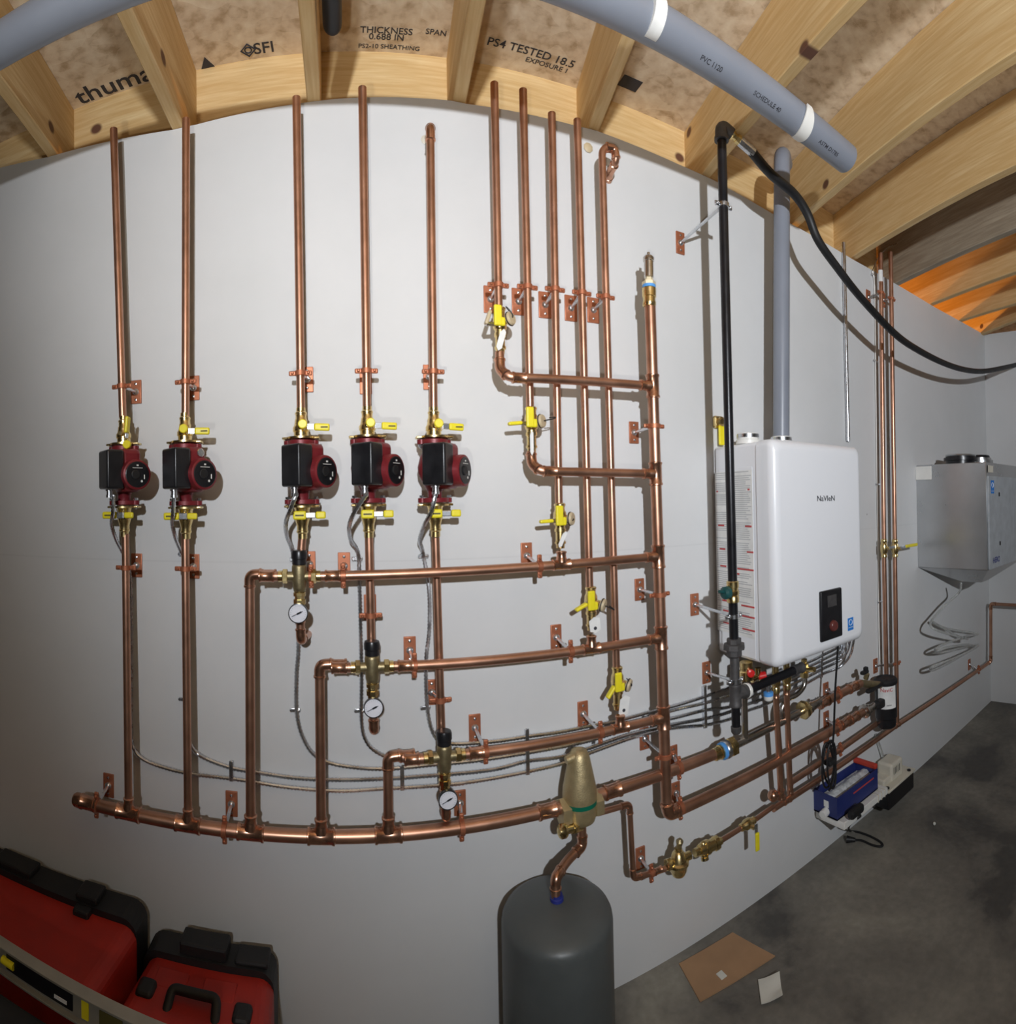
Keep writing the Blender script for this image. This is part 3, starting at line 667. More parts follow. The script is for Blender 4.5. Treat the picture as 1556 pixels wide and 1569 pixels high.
pn = ['leftmost', 'second', 'third', 'fourth', 'rightmost']
for i, c in enumerate(pump_c):
    place(tv_v if i == 0 else tv_h, c + UP * 0.086, 'brass flange valve with yellow grip on top of the %s red pump' % pn[i])
    place(bv_w if i < 2 else bv_n, c - UP * 0.086, 'brass flange valve with yellow grips under the %s red pump' % pn[i])
# ---------------------------------------------------------------- thermostatic mixing valves with gauges
def mixer(c, label, glab, plab_, gpx, epx, eyaw=0.0):
    t = thing('mixing_valve', label, 'valve', c, 'thermostatic mixing valves')
    z = c.z
    bd = MB().lathe(c - UP * 0.040, UP, [(0.012, 0), (0.015, 0.002), (0.0175, 0.012), (0.0185, 0.03), (0.0195, 0.062), (0.0185, 0.068), (0.0165, 0.070)], 24)
    bd.tube([c - EX * 0.034, c + EX * 0.034], 0.0125, 16).build('body', 'bronze', t)
    MB().lathe(c + UP * 0.030, UP, [(0.0175, 0), (0.0185, 0.001), (0.0185, 0.014), (0.0205, 0.0155), (0.0205, 0.030), (0.0185, 0.036), (0.014, 0.037)], 26).build('knob', 'black', t)
    for s in (-1, 1):
        MB().lathe(c + EX * s * 0.030, EX * s, [(0.016, 0), (0.0185, 0.001), (0.0185, 0.012), (0.015, 0.014)], 6).lathe(c + EX * s * 0.044, EX * s, [(0.0145, 0), (0.0145, 0.010)], 16).build('union_nut', 'brass', t)
    MB().lathe(c - UP * 0.040, -UP, [(0.015, 0), (0.0165, 0.001), (0.0165, 0.010), (0.013, 0.011), (0.013, 0.018), (0.0165, 0.0185), (0.0165, 0.030), (0.013, 0.032), (0.013, 0.048)], 8).build('tailpiece', 'brass', t)
    g = P(*gpx, OH + 0.045); G = thing('temperature_gauge', glab, 'gauge', g, 'dial gauges')
    ax = Vector((0.0, -1, 0)); 
    MB().lathe(g - ax * 0.012, ax, [(0.020, 0), (0.0235, 0.002), (0.0245, 0.004), (0.0245, 0.014), (0.0225, 0.0145), (0.0222, 0.011)], 32).build('case', 'black', G)
    d = MB().lathe(g - ax * 0.0, ax, [(0.0222, 0), (0.0222, 0.0008)], 32).build('dial', 'dial', G)
    nd = Vector((math.cos(0.45), 0, math.sin(0.45))); yy = ax.cross(nd)
    MB().box(g + ax * 0.0025 - nd * 0.002, (0.030, 0.0016, 0.0006), 0, (nd, yy, ax)).box(g + ax * 0.0025 + nd * 0.003, (0.012, 0.0042, 0.0006), 0, (nd, yy, ax)).build('needle', 'print', G)
    tk = MB()
    for k in range(17):
        a = math.radians(-40 + k * 16.25); v = Vector((math.cos(a), 0, math.sin(a)))
        tk.box(g + ax * 0.0012 + v * 0.0185, (0.0030, 0.0006, 0.0004), 0, (v, ax.cross(v), ax))
    tk.build('scale_print', 'greyprint', G)
    MB().tube([g - ax * 0.012, Vector((g.x, -OH, g.z))], 0.006, 10).build('stem', 'brass', G)
    e = P(*epx, OH - 0.02); top = c - UP * 0.084
    seg(plab_, [top, Vector((top.x + 0.002, -OH, e.z)), Vector((e.x + 0.008, 0.0, e.z - 0.012))], 0.0112, elbows=[1], rings=[(top - UP * 0.016, UP)], bend=0.022, group='wall stubs')
mixer(M1, 'bronze mixing valve with black knob, topmost and leftmost of three', 'round white gauge under the topmost mixing valve', 'short copper elbow entering the wall below the highest gauge', (456.5, 940), (463, 978))
mixer(M2, 'bronze mixing valve with black knob, middle of three', 'round white gauge under the middle mixing valve', 'short copper elbow entering the wall below the middle gauge', (572, 1085), (571, 1115))
mixer(M3, 'bronze mixing valve with black knob, lowest, just above the header', 'round white gauge under the lowest mixing valve, in front of the header', 'short copper elbow entering the wall below the lowest gauge', (686.5, 1226), (686, 1246))
# ---------------------------------------------------------------- purge valves on the close row
def purge(i, c, label, lev2, cap, tagpts, hook):
    """Brass body on the riser, yellow lever in front, second lever left, tan drain cap right, paper tag below."""
    t = thing('purge_valve', label, 'valve', c, 'purge valves')
    MB().lathe(c + UP * 0.045, -UP, [(0.0125, 0), (0.0165, 0.003), (0.0165, 0.008), (0.0145, 0.010), (0.0145, 0.020), (0.0185, 0.028), (0.0195, 0.045), (0.0185, 0.060), (0.0145, 0.064), (0.0145, 0.072), (0.0165, 0.0725), (0.0165, 0.081), (0.0135, 0.082), (0.0135, 0.108), (0.016, 0.109), (0.016, 0.115), (0.0125, 0.117), (0.012, 0.128)], 20).tube([c, c + Vector((cap[0] * 0.8, cap[1] * 0.8, cap[2] * 0.8))], 0.011, 14).lathe(c, (-0.3, -1, 0), [(0.010, 0), (0.010, 0.024), (0.006, 0.026), (0.006, 0.034)], 12).build('body', 'brass', t)
    g0 = c + Vector((-0.016, -0.036, 0.004))
    y = MB(); y.box(g0 + UP * 0.006, (0.022, 0.010, 0.056), 0.004, None, 3); y.box(g0 + Vector((0.010, 0.001, -0.010)), (0.022, 0.010, 0.024), 0.005, None, 3)
    y.build('grip', 'yellow', t)
    q = c + Vector(lev2[0]); d = Vector(lev2[1]).normalized(); yy = d.cross(Vector((0, -1, 0))); 
    MB().tube([c + Vector((-0.006, -0.012, -0.006)), q], 0.006, 10).build('side_stem', 'steel', t)
    MB().box(q + d * 0.018, (0.040, 0.010, 0.018), 0.004, (d, yy, Vector((0, -1, 0)))).build('side_grip', lev2[2], t)
    k = Vector(cap); kn = k.normalized(); kc = c + k
    cp = MB().lathe(kc - kn * 0.004, kn, [(0.015, 0), (0.0185, 0.001), (0.0185, 0.010), (0.0165, 0.013), (0.006, 0.0135)], 24).build('drain_cap', 'tan', t)
    hk = kc + kn * 0.010; hd_ = Vector(hook)
    MB().tube(smoothpath([hk, hk + kn * 0.006 + hd_ * 0.3, hk + hd_ * 0.9 + kn * 0.004, hk + hd_ + UP * 0.003, hk + hd_ * 0.5 + UP * 0.005], 5), 0.0017, 6).torus(kc + kn * 0.0005, kn, 0.0185, 0.0018).build('cap_strap', 'rubber', cp)
    if tagpts:
        w, h, a, drop = tagpts
        x = Vector((math.cos(a), 0, math.sin(a))); z = Vector((-math.sin(a), 0, math.cos(a)))
        b = c + Vector((drop[0], -0.036, drop[1]))
        m = MB().prism([b + x * w * p + z * h * q for p, q in ((-0.5, -0.35), (0, -0.5), (0.5, -0.35), (0.5, 0.4), (0.0, 0.5), (-0.5, 0.3))], (0, 0.0008, 0)).build('paper_tag', 'tag', t)
        if i > 2: MB().lathe(b - z * h * 0.2 + Vector((0, -0.0002, 0)), (0, -1, 0), [(0.005, 0), (0.005, 0.0004)], 14).build('tag_mark', 'print', m)
    return t
pv = [at_y(rR[0][0], rR[0][1] , 488), rR[1][1], rR[2][1], rR[3][1], rR[4][1]]
pc = [P(765.5, 496, OV), P(813.5, 648, OV), P(857.5, 795, OV), P(905, 922, OV), P(945.5, 1044, OV)]
purge(0, pc[0], 'highest yellow-handled purge valve, its left lever raised', ((-0.045, -0.02, -0.010), (0.35, 0, 1), 'tan'), (0.020, -0.026, 0.006), (0.016, 0.062, -0.28, (-0.008, -0.055)), (-0.018, 0, 0.024))
purge(1, pc[1], 'second purge valve from the top, black strap pointing right', ((-0.036, -0.02, -0.004), (-1, 0, -0.1), 'yellow'), (0.020, -0.022, 0.002), (0.010, 0.070, 0.0, (-0.012, -0.060)), (0.032, 0, 0.008))
purge(2, pc[2], 'middle purge valve, standing on the uppermost long branch', ((-0.032, -0.022, -0.004), (-1, 0, -0.05), 'yellow'), (0.022, -0.022, 0.0), (0.012, 0.050, -0.45, (-0.008, -0.056)), (-0.022, 0, -0.010))
purge(3, pc[3], 'fourth purge valve from the top, with a six-sided white tag', ((-0.026, -0.024, 0.000), (-1, 0, -0.45), 'yellow'), (0.024, -0.024, -0.008), (0.034, 0.046, 0.1, (-0.006, -0.060)), (0.026, 0, -0.014))
purge(4, pc[4], 'lowest purge valve, with a long white tag hanging below', ((-0.024, -0.024, -0.004), (-0.7, 0, -0.9), 'yellow'), (0.022, -0.024, -0.008), (0.032, 0.062, -0.15, (0.002, -0.062)), (-0.014, 0, 0.022))
# ---------------------------------------------------------------- air vent on top of the return
a = P(994.5, 470, OH); z385 = P(993, 387, OH).z - a.z
L = z385; ax = (P(993, 387, OH) - a).normalized()
t = thing('air_vent', 'slim nickel air vent capping the thick vertical return pipe', 'air vent', a)
k = L / 0.175
MB().lathe(a, ax, [(0.0185, 0), (0.0205, 0.004 * k), (0.0205, 0.014 * k), (0.019, 0.015 * k), (0.019, 0.030 * k), (0.0215, 0.031 * k), (0.0215, 0.058 * k), (0.019, 0.060 * k)], 12).build('adapter', 'brass', t)
MB().lathe(a + ax * 0.060 * k, ax, [(0.0205, 0), (0.0205, 0.009 * k)], 20).build('tape_ring', 'blueseal', t)
MB().lathe(a + ax * 0.069 * k, ax, [(0.021, 0), (0.021, 0.011 * k), (0.013, 0.012 * k), (0.012, 0.024 * k)], 6).build('bushing', 'cream_gasket', t)
MB().lathe(a + ax * 0.092 * k, ax, [(0.010, 0), (0.0145, 0.003 * k), (0.0145, 0.054 * k), (0.0168, 0.055 * k), (0.0168, 0.066 * k), (0.012, 0.072 * k), (0.0045, 0.073 * k), (0.0045, 0.083 * k)], 24).build('cylinder', 'stainless', t)
# ---------------------------------------------------------------- air separator, drain, tank connection
c = P(888.5, 1256, OM); zt = P(884.5, 1147, OM).z - c.z; s = zt / 0.205
t = thing('air_separator', 'conical brass air separator with a green band on the header', 'air separator', c)
MB().lathe(c, UP, [(0.010, -0.012 * s), (0.030, -0.006 * s), (0.042, 0.002), (0.0475, 0.020 * s), (0.0475, 0.050 * s)], 28).lathe(c + UP * 0.036 * s, EX, [(0.036, -0.062), (0.038, -0.055), (0.038, -0.038), (0.030, -0.034), (0.030, 0.034), (0.038, 0.038), (0.038, 0.055), (0.036, 0.062)], 6).build('body', 'sepbrass', t)
MB().lathe(c + UP * 0.050 * s, UP, [(0.0487, 0), (0.0487, 0.012 * s)], 28).build('band', 'greenband', t)
mb = MB(); put_text(mb, 'AIR', 0.001, c, EX, UP) if False else None
MB().lathe(c + UP * 0.062 * s, UP, [(0.0485, 0), (0.0485, 0.010 * s), (0.0475, 0.030 * s), (0.040, 0.070 * s), (0.031, 0.115 * s), (0.0285, 0.125 * s), (0.022, 0.138 * s), (0.010, 0.143 * s)], 30).tube([c + Vector((0, -0.005, 0.190 * s)), c + Vector((-0.043, -0.008, 0.182 * s))], [0.013, 0.011], 12).build('dome', 'sepbrass', t)
q0 = P(891, 1262, OM); q1 = P(892, 1296, OM)
tc = Vector((0.530, -0.162, 0)); TR = 0.147
seg('short bent copper pipe from the air separator down to the grey tank', [q0, q1, P(869, 1318, 0.125), Vector((tc.x - 0.003, tc.y + 0.0, 0.520)), Vector((tc.x - 0.003, tc.y, 0.470))], 0.0125, elbows=[1, 3], bend=0.022)
t = thing('drain_valve', 'small brass drain valve pointing left under the air separator', 'valve', P(884, 1268, OM))
a, b = P(890, 1266, OM + 0.02), P(864, 1273, OM + 0.045)
MB().tube([a, b], [0.012, 0.010], 14).lathe(a + (b - a) * 0.3, b - a, [(0.013, 0), (0.015, 0.002), (0.015, 0.014), (0.012, 0.016)], 6).build('body', 'brass', t)
MB().lathe(b, b - a, [(0.010, 0), (0.019, 0.001), (0.019, 0.009), (0.012, 0.012), (0.006, 0.018)], 12).build('cap', 'brass', t)
t = thing('expansion_tank', 'grey cylindrical expansion tank standing against the lower wall', 'tank', tc)
MB().lathe(tc, UP, [(TR * 0.93, 0.0), (TR, 0.03), (TR, 0.412), (TR * 0.99, 0.423), (TR * 0.95, 0.435), (TR * 0.82, 0.447), (TR * 0.55, 0.457), (TR * 0.2, 0.462), (0.01, 0.463)], 48).build('shell', 'tank', t)
MB().lathe(tc + UP * 0.458, UP, [(0.018, 0), (0.018, 0.012), (0.015, 0.014), (0.015, 0.020)], 14).build('port', 'blueink', t)
# fill line: separator -> down -> regulator -> backflow preventer -> valve -> pair of pipes
f1 = [P(915, 1246, OM), P(950, 1233, 0.10), P(966, 1234, 0.10), P(969, 1337, 0.10), P(977, 1352, 0.10), P(1020, 1330, 0.10)]
f1 = [P(915, 1246, OM), P(964, 1232, 0.10), P(970, 1346, 0.10), P(1019, 1331, 0.10)]
seg('thin copper fill pipe looping from the separator down to the brass regulator', f1, 0.0085, elbows=[1, 2], rings=[(P(1008, 1334, 0.10), EX)], bend=0.022)
hanger('copper plated hanger on the thin fill pipe beside the regulator', (980, 1314), P(997.5, 1338, 0.10), EX, 0.0085)
c = P(1039, 1318, 0.10); c2 = P(1077, 1301, 0.10); dx = (c2 - c).normalized()
t = thing('pressure_regulator', 'bell-shaped brass pressure regulator with a lever on top, low on the wall', 'regulator', c)
MB().tube([c - dx * 0.045, c + dx * 0.045], 0.013, 14).lathe(c - dx * 0.045, dx, [(0.016, 0), (0.018, 0.001), (0.018, 0.014), (0.014, 0.016)], 6).lathe(c - UP * 0.048, UP, [(0.006, 0), (0.020, 0.004), (0.027, 0.018), (0.029, 0.032), (0.033, 0.036), (0.033, 0.044), (0.026, 0.048), (0.020, 0.070), (0.012, 0.078), (0.012, 0.086)], 24).build('body', 'brass', t)
MB().tube([c + UP * 0.036, c + Vector((0.0, -0.010, 0.058))], 0.009, 12).lathe(c + Vector((0, -0.008, 0.058)), (0, -0.2, 1), [(0.011, 0), (0.012, 0.006), (0.005, 0.014)], 12).build('lever', 'bronze', t)
t = thing('backflow_preventer', 'knobbly brass backflow preventer right of the regulator', 'valve', c2)
a = c2 - dx * 0.035
MB().lathe(a, dx, [(0.013, 0), (0.013, 0.018), (0.018, 0.020), (0.020, 0.030), (0.020, 0.040), (0.023, 0.042), (0.023, 0.056), (0.019, 0.058), (0.019, 0.078), (0.022, 0.080), (0.022, 0.094), (0.014, 0.098), (0.012, 0.110)], 10).lathe(a + dx * 0.035, Vector((0, -0.3, -1)), [(0.010, 0), (0.010, 0.022), (0.013, 0.023), (0.013, 0.032)], 10).lathe(a + dx * 0.035, UP, [(0.010, 0), (0.010, 0.020), (0.006, 0.024)], 8).build('body', 'brass', t)
f2a = a + dx * 0.108
vq = P(1147, 1262, 0.10); vr = P(1184, 1236, 0.09)
seg('thin copper pipe between the backflow preventer and the hanging-lever valve', [f2a, P(1138, 1267, 0.10)], 0.0085)
t = thing('ball_valve', 'small brass ball valve with a yellow lever hanging straight down', 'valve', vq)
dv = (P(1159, 1254, 0.10) - P(1136, 1268, 0.10)).normalized(); a = P(1134, 1269, 0.10)
MB().lathe(a, dv, [(0.010, 0), (0.013, 0.002), (0.013, 0.014), (0.018, 0.022), (0.018, 0.044), (0.013, 0.052), (0.013, 0.064), (0.010, 0.066)], 12).lathe(a + dv * 0.033, (0.3, -1, -0.2), [(0.009, 0), (0.009, 0.028)], 10).build('body', 'brass', t)
e = P(1158, 1266, 0.13)
MB().box(e - UP * 0.010, (0.014, 0.003, 0.034), 0.001).build('lever_neck', 'steel', t)
MB().box(P(1160, 1290, 0.132), (0.018, 0.008, 0.062), 0.004, None, 3).build('grip', 'yellow', t)
seg('thin copper pipe from the hanging-lever valve up to the pair of boiler pipes', [P(1158, 1255, 0.10), vr], 0.0085)
# ---------------------------------------------------------------- paired boiler pipes and low runs to the right
OT = 0.065
tw1 = [P(1188, 1062, 0.13), P(1196, 1219, 0.10)]; tw2 = [P(1204.5, 1057, 0.13), P(1210, 1212, 0.075)]
seg('left one of two close vertical copper pipes under the white boiler', tw1, RV, rings=[(tw1[1] + UP * 0.005, UP), (tw1[0], UP)], group='paired boiler pipes')
seg('right one of two close vertical copper pipes under the white boiler', tw2, RV, rings=[(tw2[1] + UP * 0.01, UP), (tw2[0], UP)], group='paired boiler pipes')
lo0, lo1, lo2 = P(1196, 1232, 0.085), P(1374, 1111, OT), P(1517.5, 1013.5, OT)
z_ = (lo0.z + lo1.z + lo2.z) / 3
up0, up1 = P(1211, 1199, 0.075), P(1359, 1097, OT)
c_ = P(1517.5, 925, OT)
seg('copper pipe running low along the wall, up the far corner and rightward', [P(1184, 1240, 0.09), lo0, lo1, lo2, c_, Vector((c_.x + 0.0, -0.20, c_.z)) , Vector((c_.x, -1.1, c_.z))], RV, elbows=[3, 4], rings=[(lo1, lo2 - lo1), (lo0 + (lo1 - lo0) * 0.04, lo1 - lo0)], bend=0.03)
MBt = thing('test_cap', 'round copper cap left of the foot of the paired boiler pipes', 'pipe cap', P(1184, 1221, 0.10))
MB().ball(P(1184, 1219, 0.10), 0.021, 18, 12).build('cap', 'copper_fit', MBt); MB().tube([P(1184, 1219, 0.10), P(1200, 1222, 0.09)], 0.012).build('stub', 'copper', MBt)
seg('thin copper run from the right boiler pipe to the near one of the tall pair', [up0, up1, P(1357.5, 1030, OT)], RV, elbows=[1], bend=0.028)
seg('lower half of the left pipe of the tall copper pair beside the boiler', [P(1353.8, 850, OT), P(1357.5, 1030, OT)], RV, group='tall copper pair')
seg('lower half of the right pipe of the tall copper pair beside the boiler', [P(1370.5, 850, OT), lo1 + UP * 0.012], RV, group='tall copper pair')
seg('upper half of the left pipe of the tall copper pair, with a white sticker', [P(1348.8, 388, OT), P(1353.8, 830, OT)], RV, group='tall copper pair')
seg('upper half of the right pipe of the tall copper pair', [P(1364, 386, OT), P(1370.5, 830, OT)], RV, group='tall copper pair')
tag(MB().lathe(P(1348.8, 432, OT), UP, [(0.0116, 0), (0.0116, 0.055)], 16).build('pipe_sticker', 'tag'), 'white sticker round the top of the left pipe of the tall pair', 'sticker')
for lab, px, side in (('small brass valve on the left pipe of the tall pair', 1353.8, 0), ('small brass valve with long yellow lever on the right pipe of the tall pair', 1370.6, 1)):
    q = P(px, 840, OT); t = thing('ball_valve', lab, 'valve', q)
    MB().lathe(q - UP * 0.045, UP, [(0.0125, 0), (0.0155, 0.002), (0.0155, 0.014), (0.013, 0.018), (0.018, 0.028), (0.018, 0.060), (0.013, 0.070), (0.0155, 0.074), (0.0155, 0.086), (0.0125, 0.09)], 14).lathe(q, (0.2, -1, 0), [(0.008, 0), (0.008, 0.034)], 10).build('body', 'brass', t)
    MB().box(q + Vector((0.022, -0.034, 0.004)), (0.050, 0.004, 0.012), 0.001).build('lever_neck', 'steel', t)
    if side: MB().box(q + Vector((0.105, -0.034, 0.006)), (0.120, 0.009, 0.016), 0.004, None, 3).build('grip', 'yellow', t)
hanger('copper plated hanger high on the left pipe of the tall pair', (1329, 456), P(1349.7, 449, OT), UP, RV, group=None)
hanger('copper plated hanger high on the right pipe of the tall pair', (1352, 460), P(1365.5, 458, OT), UP, RV, group=None)
hanger('copper plated hanger low on the tall pair, above the black filter', (1340, 1020), P(1374, 1016, OT), UP, RV, group=None)
hanger('copper plated hanger on the low run near the far corner', (1484, 1018), P(1499, 1026, OT), EX, RV, group=None)
hanger('copper plated hanger on the upper thin run, behind the looped cord', (1265, 1140), on_line(up0, up1, 1287), up1 - up0, RV, group=None)
# ---------------------------------------------------------------- stainless header, union, filter
g0, g1 = P(1130, 1141, OM), P(1228, 1089.5, OM)
k0 = P(1100, 1154, OM); gd = (g1 - g0).normalized()
t = thing('union_fitting', 'brass union wrapped in blue tape at the left end of the stainless pipe', 'fitting', k0)
MB().lathe(k0 - gd * 0.018, gd, [(0.0185, 0), (0.0205, 0.002), (0.0205, 0.022), (0.024, 0.024), (0.024, 0.030)], 10).build('adapter', 'brass', t)
MB().lathe(k0 + gd * 0.012, gd, [(0.027, 0), (0.029, 0.006), (0.027, 0.013)], 14).build('tape', 'blueseal', t)
MB().lathe(k0 + gd * 0.025, gd, [(0.028, 0), (0.031, 0.004), (0.030, 0.016)], 12).build('collar', 'steel', t)
MB().lathe(k0 + gd * 0.041, gd, [(0.026, 0), (0.033, 0.003), (0.033, 0.026), (0.022, 0.030)], 6).build('nut', 'brass', t)
seg('polished stainless steel pipe between two brass unions under the boiler', [k0 + gd * 0.068, g1], 0.0145, name='stainless_pipe', mat='stainless')
t = thing('union_fitting', 'large brass union nut at the right end of the stainless pipe', 'fitting', g1)
MB().lathe(g1, gd, [(0.020, 0), (0.034, 0.002), (0.036, 0.014), (0.030, 0.030), (0.022, 0.034)], 8).build('nut', 'brass', t)
MB().lathe(g1 + gd * 0.030, gd, [(0.026, 0), (0.026, 0.016), (0.021, 0.018), (0.021, 0.036), (0.0185, 0.038), (0.0185, 0.062), (0.020, 0.063), (0.020, 0.072)], 16).build('reducer', 'stainless', t)
g2, g3 = P(1254, 1080, OM), P(1318, 1047, OM)
seg('thick copper pipe from the large brass union up to the black filter', [g2, g3], RM, rings=[(on_line(g2, g3, 1262), g3 - g2), (on_line(g2, g3, 1306), g3 - g2)])
hanger('copper plated hanger on the pipe between the large union and the filter', (1264, 1058), on_line(g2, g3, 1284), g3 - g2, RM)
seg('straight upright stainless pipe behind the black gas drip leg', [P(1141, 1132, OM), P(1139, 1035, OM + 0.02)], 0.012, name='stainless_pipe', mat='stainless')
seg('curved stainless pipe hooking up beneath the right side of the boiler', [P(1197, 1107, OM), P(1196.5, 1086, OM), P(1204, 1072, OM), P(1222, 1064, OM), P(1233, 1050, OM), P(1232.5, 1030, OM)], 0.0098, name='stainless_pipe', mat='stainless', bend=0.05)
fc = P(1357, 1080, 0.10)
ft = P(1357, 1040, 0.10); fb = P(1358, 1113, 0.10)
t = thing('magnetic_filter', 'black cylindrical magnetic filter with a white label beside the boiler', 'filter', (fc.x, fc.y, fb.z))
hh = ft.z - fb.z
MB().lathe((fc.x, fc.y, fb.z), UP, [(0.036, 0), (0.044, 0.006), (0.047, 0.012), (0.047, 0.045), (0.052, 0.050), (0.052, hh - 0.02), (0.046, hh - 0.016)], 30).build('canister', 'black', t)
MB().lathe((fc.x, fc.y, ft.z - 0.020), UP, [(0.052, 0), (0.056, 0.004), (0.057, 0.018), (0.050, 0.026), (0.044, 0.028), (0.038, 0.022)], 30).box((fc.x - 0.085, fc.y - 0.012, ft.z - 0.006), (0.17, 0.022, 0.020), 0.008).build('cap_wrench', 'blackm', t)
lb = MB(); vs = []; zz0, zz1 = P(1357, 1090, 0.14).z, P(1357, 1053, 0.14).z
for k2 in range(13):
    a = math.radians(-190 + k2 * 8.5); vs += [Vector((fc.x + 0.0525 * math.cos(a), fc.y + 0.0525 * math.sin(a), z)) for z in (zz0, zz1)]
lb.add(vs, [(2 * k2, 2 * k2 + 2, 2 * k2 + 3, 2 * k2 + 1) for k2 in range(12)]); lab_o = lb.build('label', 'tag', t)
def curved_text(s, size, zc, mat, nm_, ang=-142):
    vs, fs = text_mesh(s, size); m = MB(); out = []
    for v in vs:
        a = math.radians(ang) + v.x / 0.053; out.append(Vector((fc.x + 0.0532 * math.cos(a), fc.y + 0.0532 * math.sin(a), zc + v.y)))
    m.add(out, fs, False); return m.build(nm_, mat, lab_o)
curved_text('NaviC', 0.024, zz1 - 0.022, 'redprint', 'lettering'); curved_text('navien', 0.010, zz0 + 0.018, 'print', 'lettering', -130)
t = thing('shutoff_valve', 'black-knobbed valve where the upper copper pipe meets the filter', 'valve', P(1322, 1045, OM))
MB().tube([g3, fc + UP * (ft.z - fc.z - 0.03)], 0.016, 14).lathe(P(1326, 1040, OM), (0, -0.3, 1), [(0.012, 0), (0.012, 0.025)], 10).build('body', 'bronze', t)
MB().box(P(1324, 1030, OM + 0.01), (0.045, 0.022, 0.016), 0.006).box(P(1326, 1026, OM + 0.01), (0.020, 0.020, 0.026), 0.006).build('knob', 'blackm', t)
t = thing('shutoff_valve', 'round grey-collared valve where the lower copper pipe meets the filter', 'valve', P(1328, 1090, OM))
a = P(1319, 1093, OM); b = Vector((fc.x - 0.03, fc.y, a.z + 0.0))
MB().tube([a, b], 0.015, 14).lathe(a + (b - a) * 0.1, b - a, [(0.018, 0), (0.030, 0.004), (0.030, 0.016), (0.018, 0.018), (0.018, 0.028), (0.021, 0.029), (0.021, 0.044)], 16).build('body', 'stainless', t)
MB().box(a + (b - a) * 0.75 + Vector((0, -0.012, 0)), (0.055, 0.035, 0.040), 0.010).build('knob', 'blackm', t)
# ---------------------------------------------------------------- gas pipe
OG = 0.22; RG = 0.0148
ga = P(1105, 205, OG); gb = P(1119.5, 888, OG); gx = (ga.x + gb.x) / 2
gt = Vector((ga.x, -OG, ga.z)); gbm = Vector((gb.x, -OG, gb.z))
def gq(py): return at_y(gt, Vector((P(1127.5, 1118, OG).x, -OG, P(1127.5, 1118, OG).z)), py)
seg('long black gas pipe standing clear of the wall beside the boiler', [gt, gq(890)], RG, name='gas_pipe', mat='iron')
seg('short black gas pipe piece between the brass cock and the cast union', [gq(922), gq(980)], RG, name='gas_pipe', mat='iron')
seg('short black gas pipe piece below the cast union', [gq(1004), gq(1050)], RG, name='gas_pipe', mat='castiron')
t = thing('gas_cock', 'brass gas cock with a dark green lever on the black pipe', 'valve', gq(906))
a = gq(890); b = gq(923); d = (b - a); Lc = d.length
MB().lathe(a, d, [(0.0175, 0), (0.0195, 0.002), (0.0195, Lc * 0.30), (0.0175, Lc * 0.32), (0.0175, Lc * 0.42), (0.0205, Lc * 0.45), (0.0205, Lc * 0.62), (0.0175, Lc * 0.68), (0.0195, Lc * 0.72), (0.0195, Lc * 0.98), (0.0175, Lc)], 12).build('body', 'brass', t)
m = a + d * 0.5
MB().lathe(m + Vector((-0.016, 0, 0)), (-1, -0.15, 0), [(0.010, 0), (0.020, 0.006), (0.020, 0.020), (0.012, 0.026)], 14).tube([m + Vector((-0.038, -0.004, 0.004)), m + Vector((-0.060, -0.006, 0.008))], [0.006, 0.005], 10).build('lever', 'green', t)
t = thing('pipe_union', 'dark cast iron pipe union low on the black gas pipe', 'fitting', gq(990))
a = gq(978); d = gq(1004) - a; Lc = d.length
MB().lathe(a, d, [(0.018, 0), (0.024, 0.001), (0.024, Lc * 0.28), (0.034, Lc * 0.32), (0.035, Lc * 0.62), (0.025, Lc * 0.68), (0.025, Lc), (0.018, Lc * 1.1)], 8).build('body', 'castiron', t)
tq = gq(1064)
t = thing('pipe_tee', 'dark cast iron tee where the gas pipe turns right under the boiler', 'fitting', tq)
a = gq(1048); d = gq(1082) - a
MB().lathe(a, d, [(0.020, 0), (0.021, 0.004), (0.019, 0.008), (0.019, d.length - 0.008), (0.021, d.length - 0.004), (0.020, d.length)], 18).lathe(tq, EX, [(0.019, 0), (0.019, 0.030), (0.022, 0.032), (0.022, 0.044)], 16).build('body', 'castiron', t)
br0 = tq + EX * 0.03; br1 = P(1222, 1031, OG); br1.z = br0.z + 0.012
seg('short horizontal black gas pipe feeding the boiler from the tee', [br0, br1], RG, name='gas_pipe', mat='iron', rings=[(br1, EX)], fit='castiron')
tag(MB().lathe(br0 + EX * 0.014, EX, [(0.022, 0), (0.024, 0.003), (0.022, 0.012)], 14).build('pipe_seal', 'whitepl'), 'whitish sealant ring on the horizontal black gas pipe', 'seal')
seg('black drip leg hanging below the gas tee', [gq(1082), gq(1124)], RG * 0.95, name='gas_pipe', mat='iron', caps=[(gq(1122), (gq(1124) - gq(1082)).normalized())], fit='castiron')
hz = [('long zinc hanger holding the top of the black gas pipe', (1041, 373), 315), ('long zinc hanger holding the gas pipe below its green lever', (1063, 926), 944), ('long zinc hanger holding the gas pipe just below the cast union', (1081, 1030), 1043)]
for lab, pl, y in hz: hanger(lab, pl, gq(y), UP, RG, mat='steel', h=0.075)
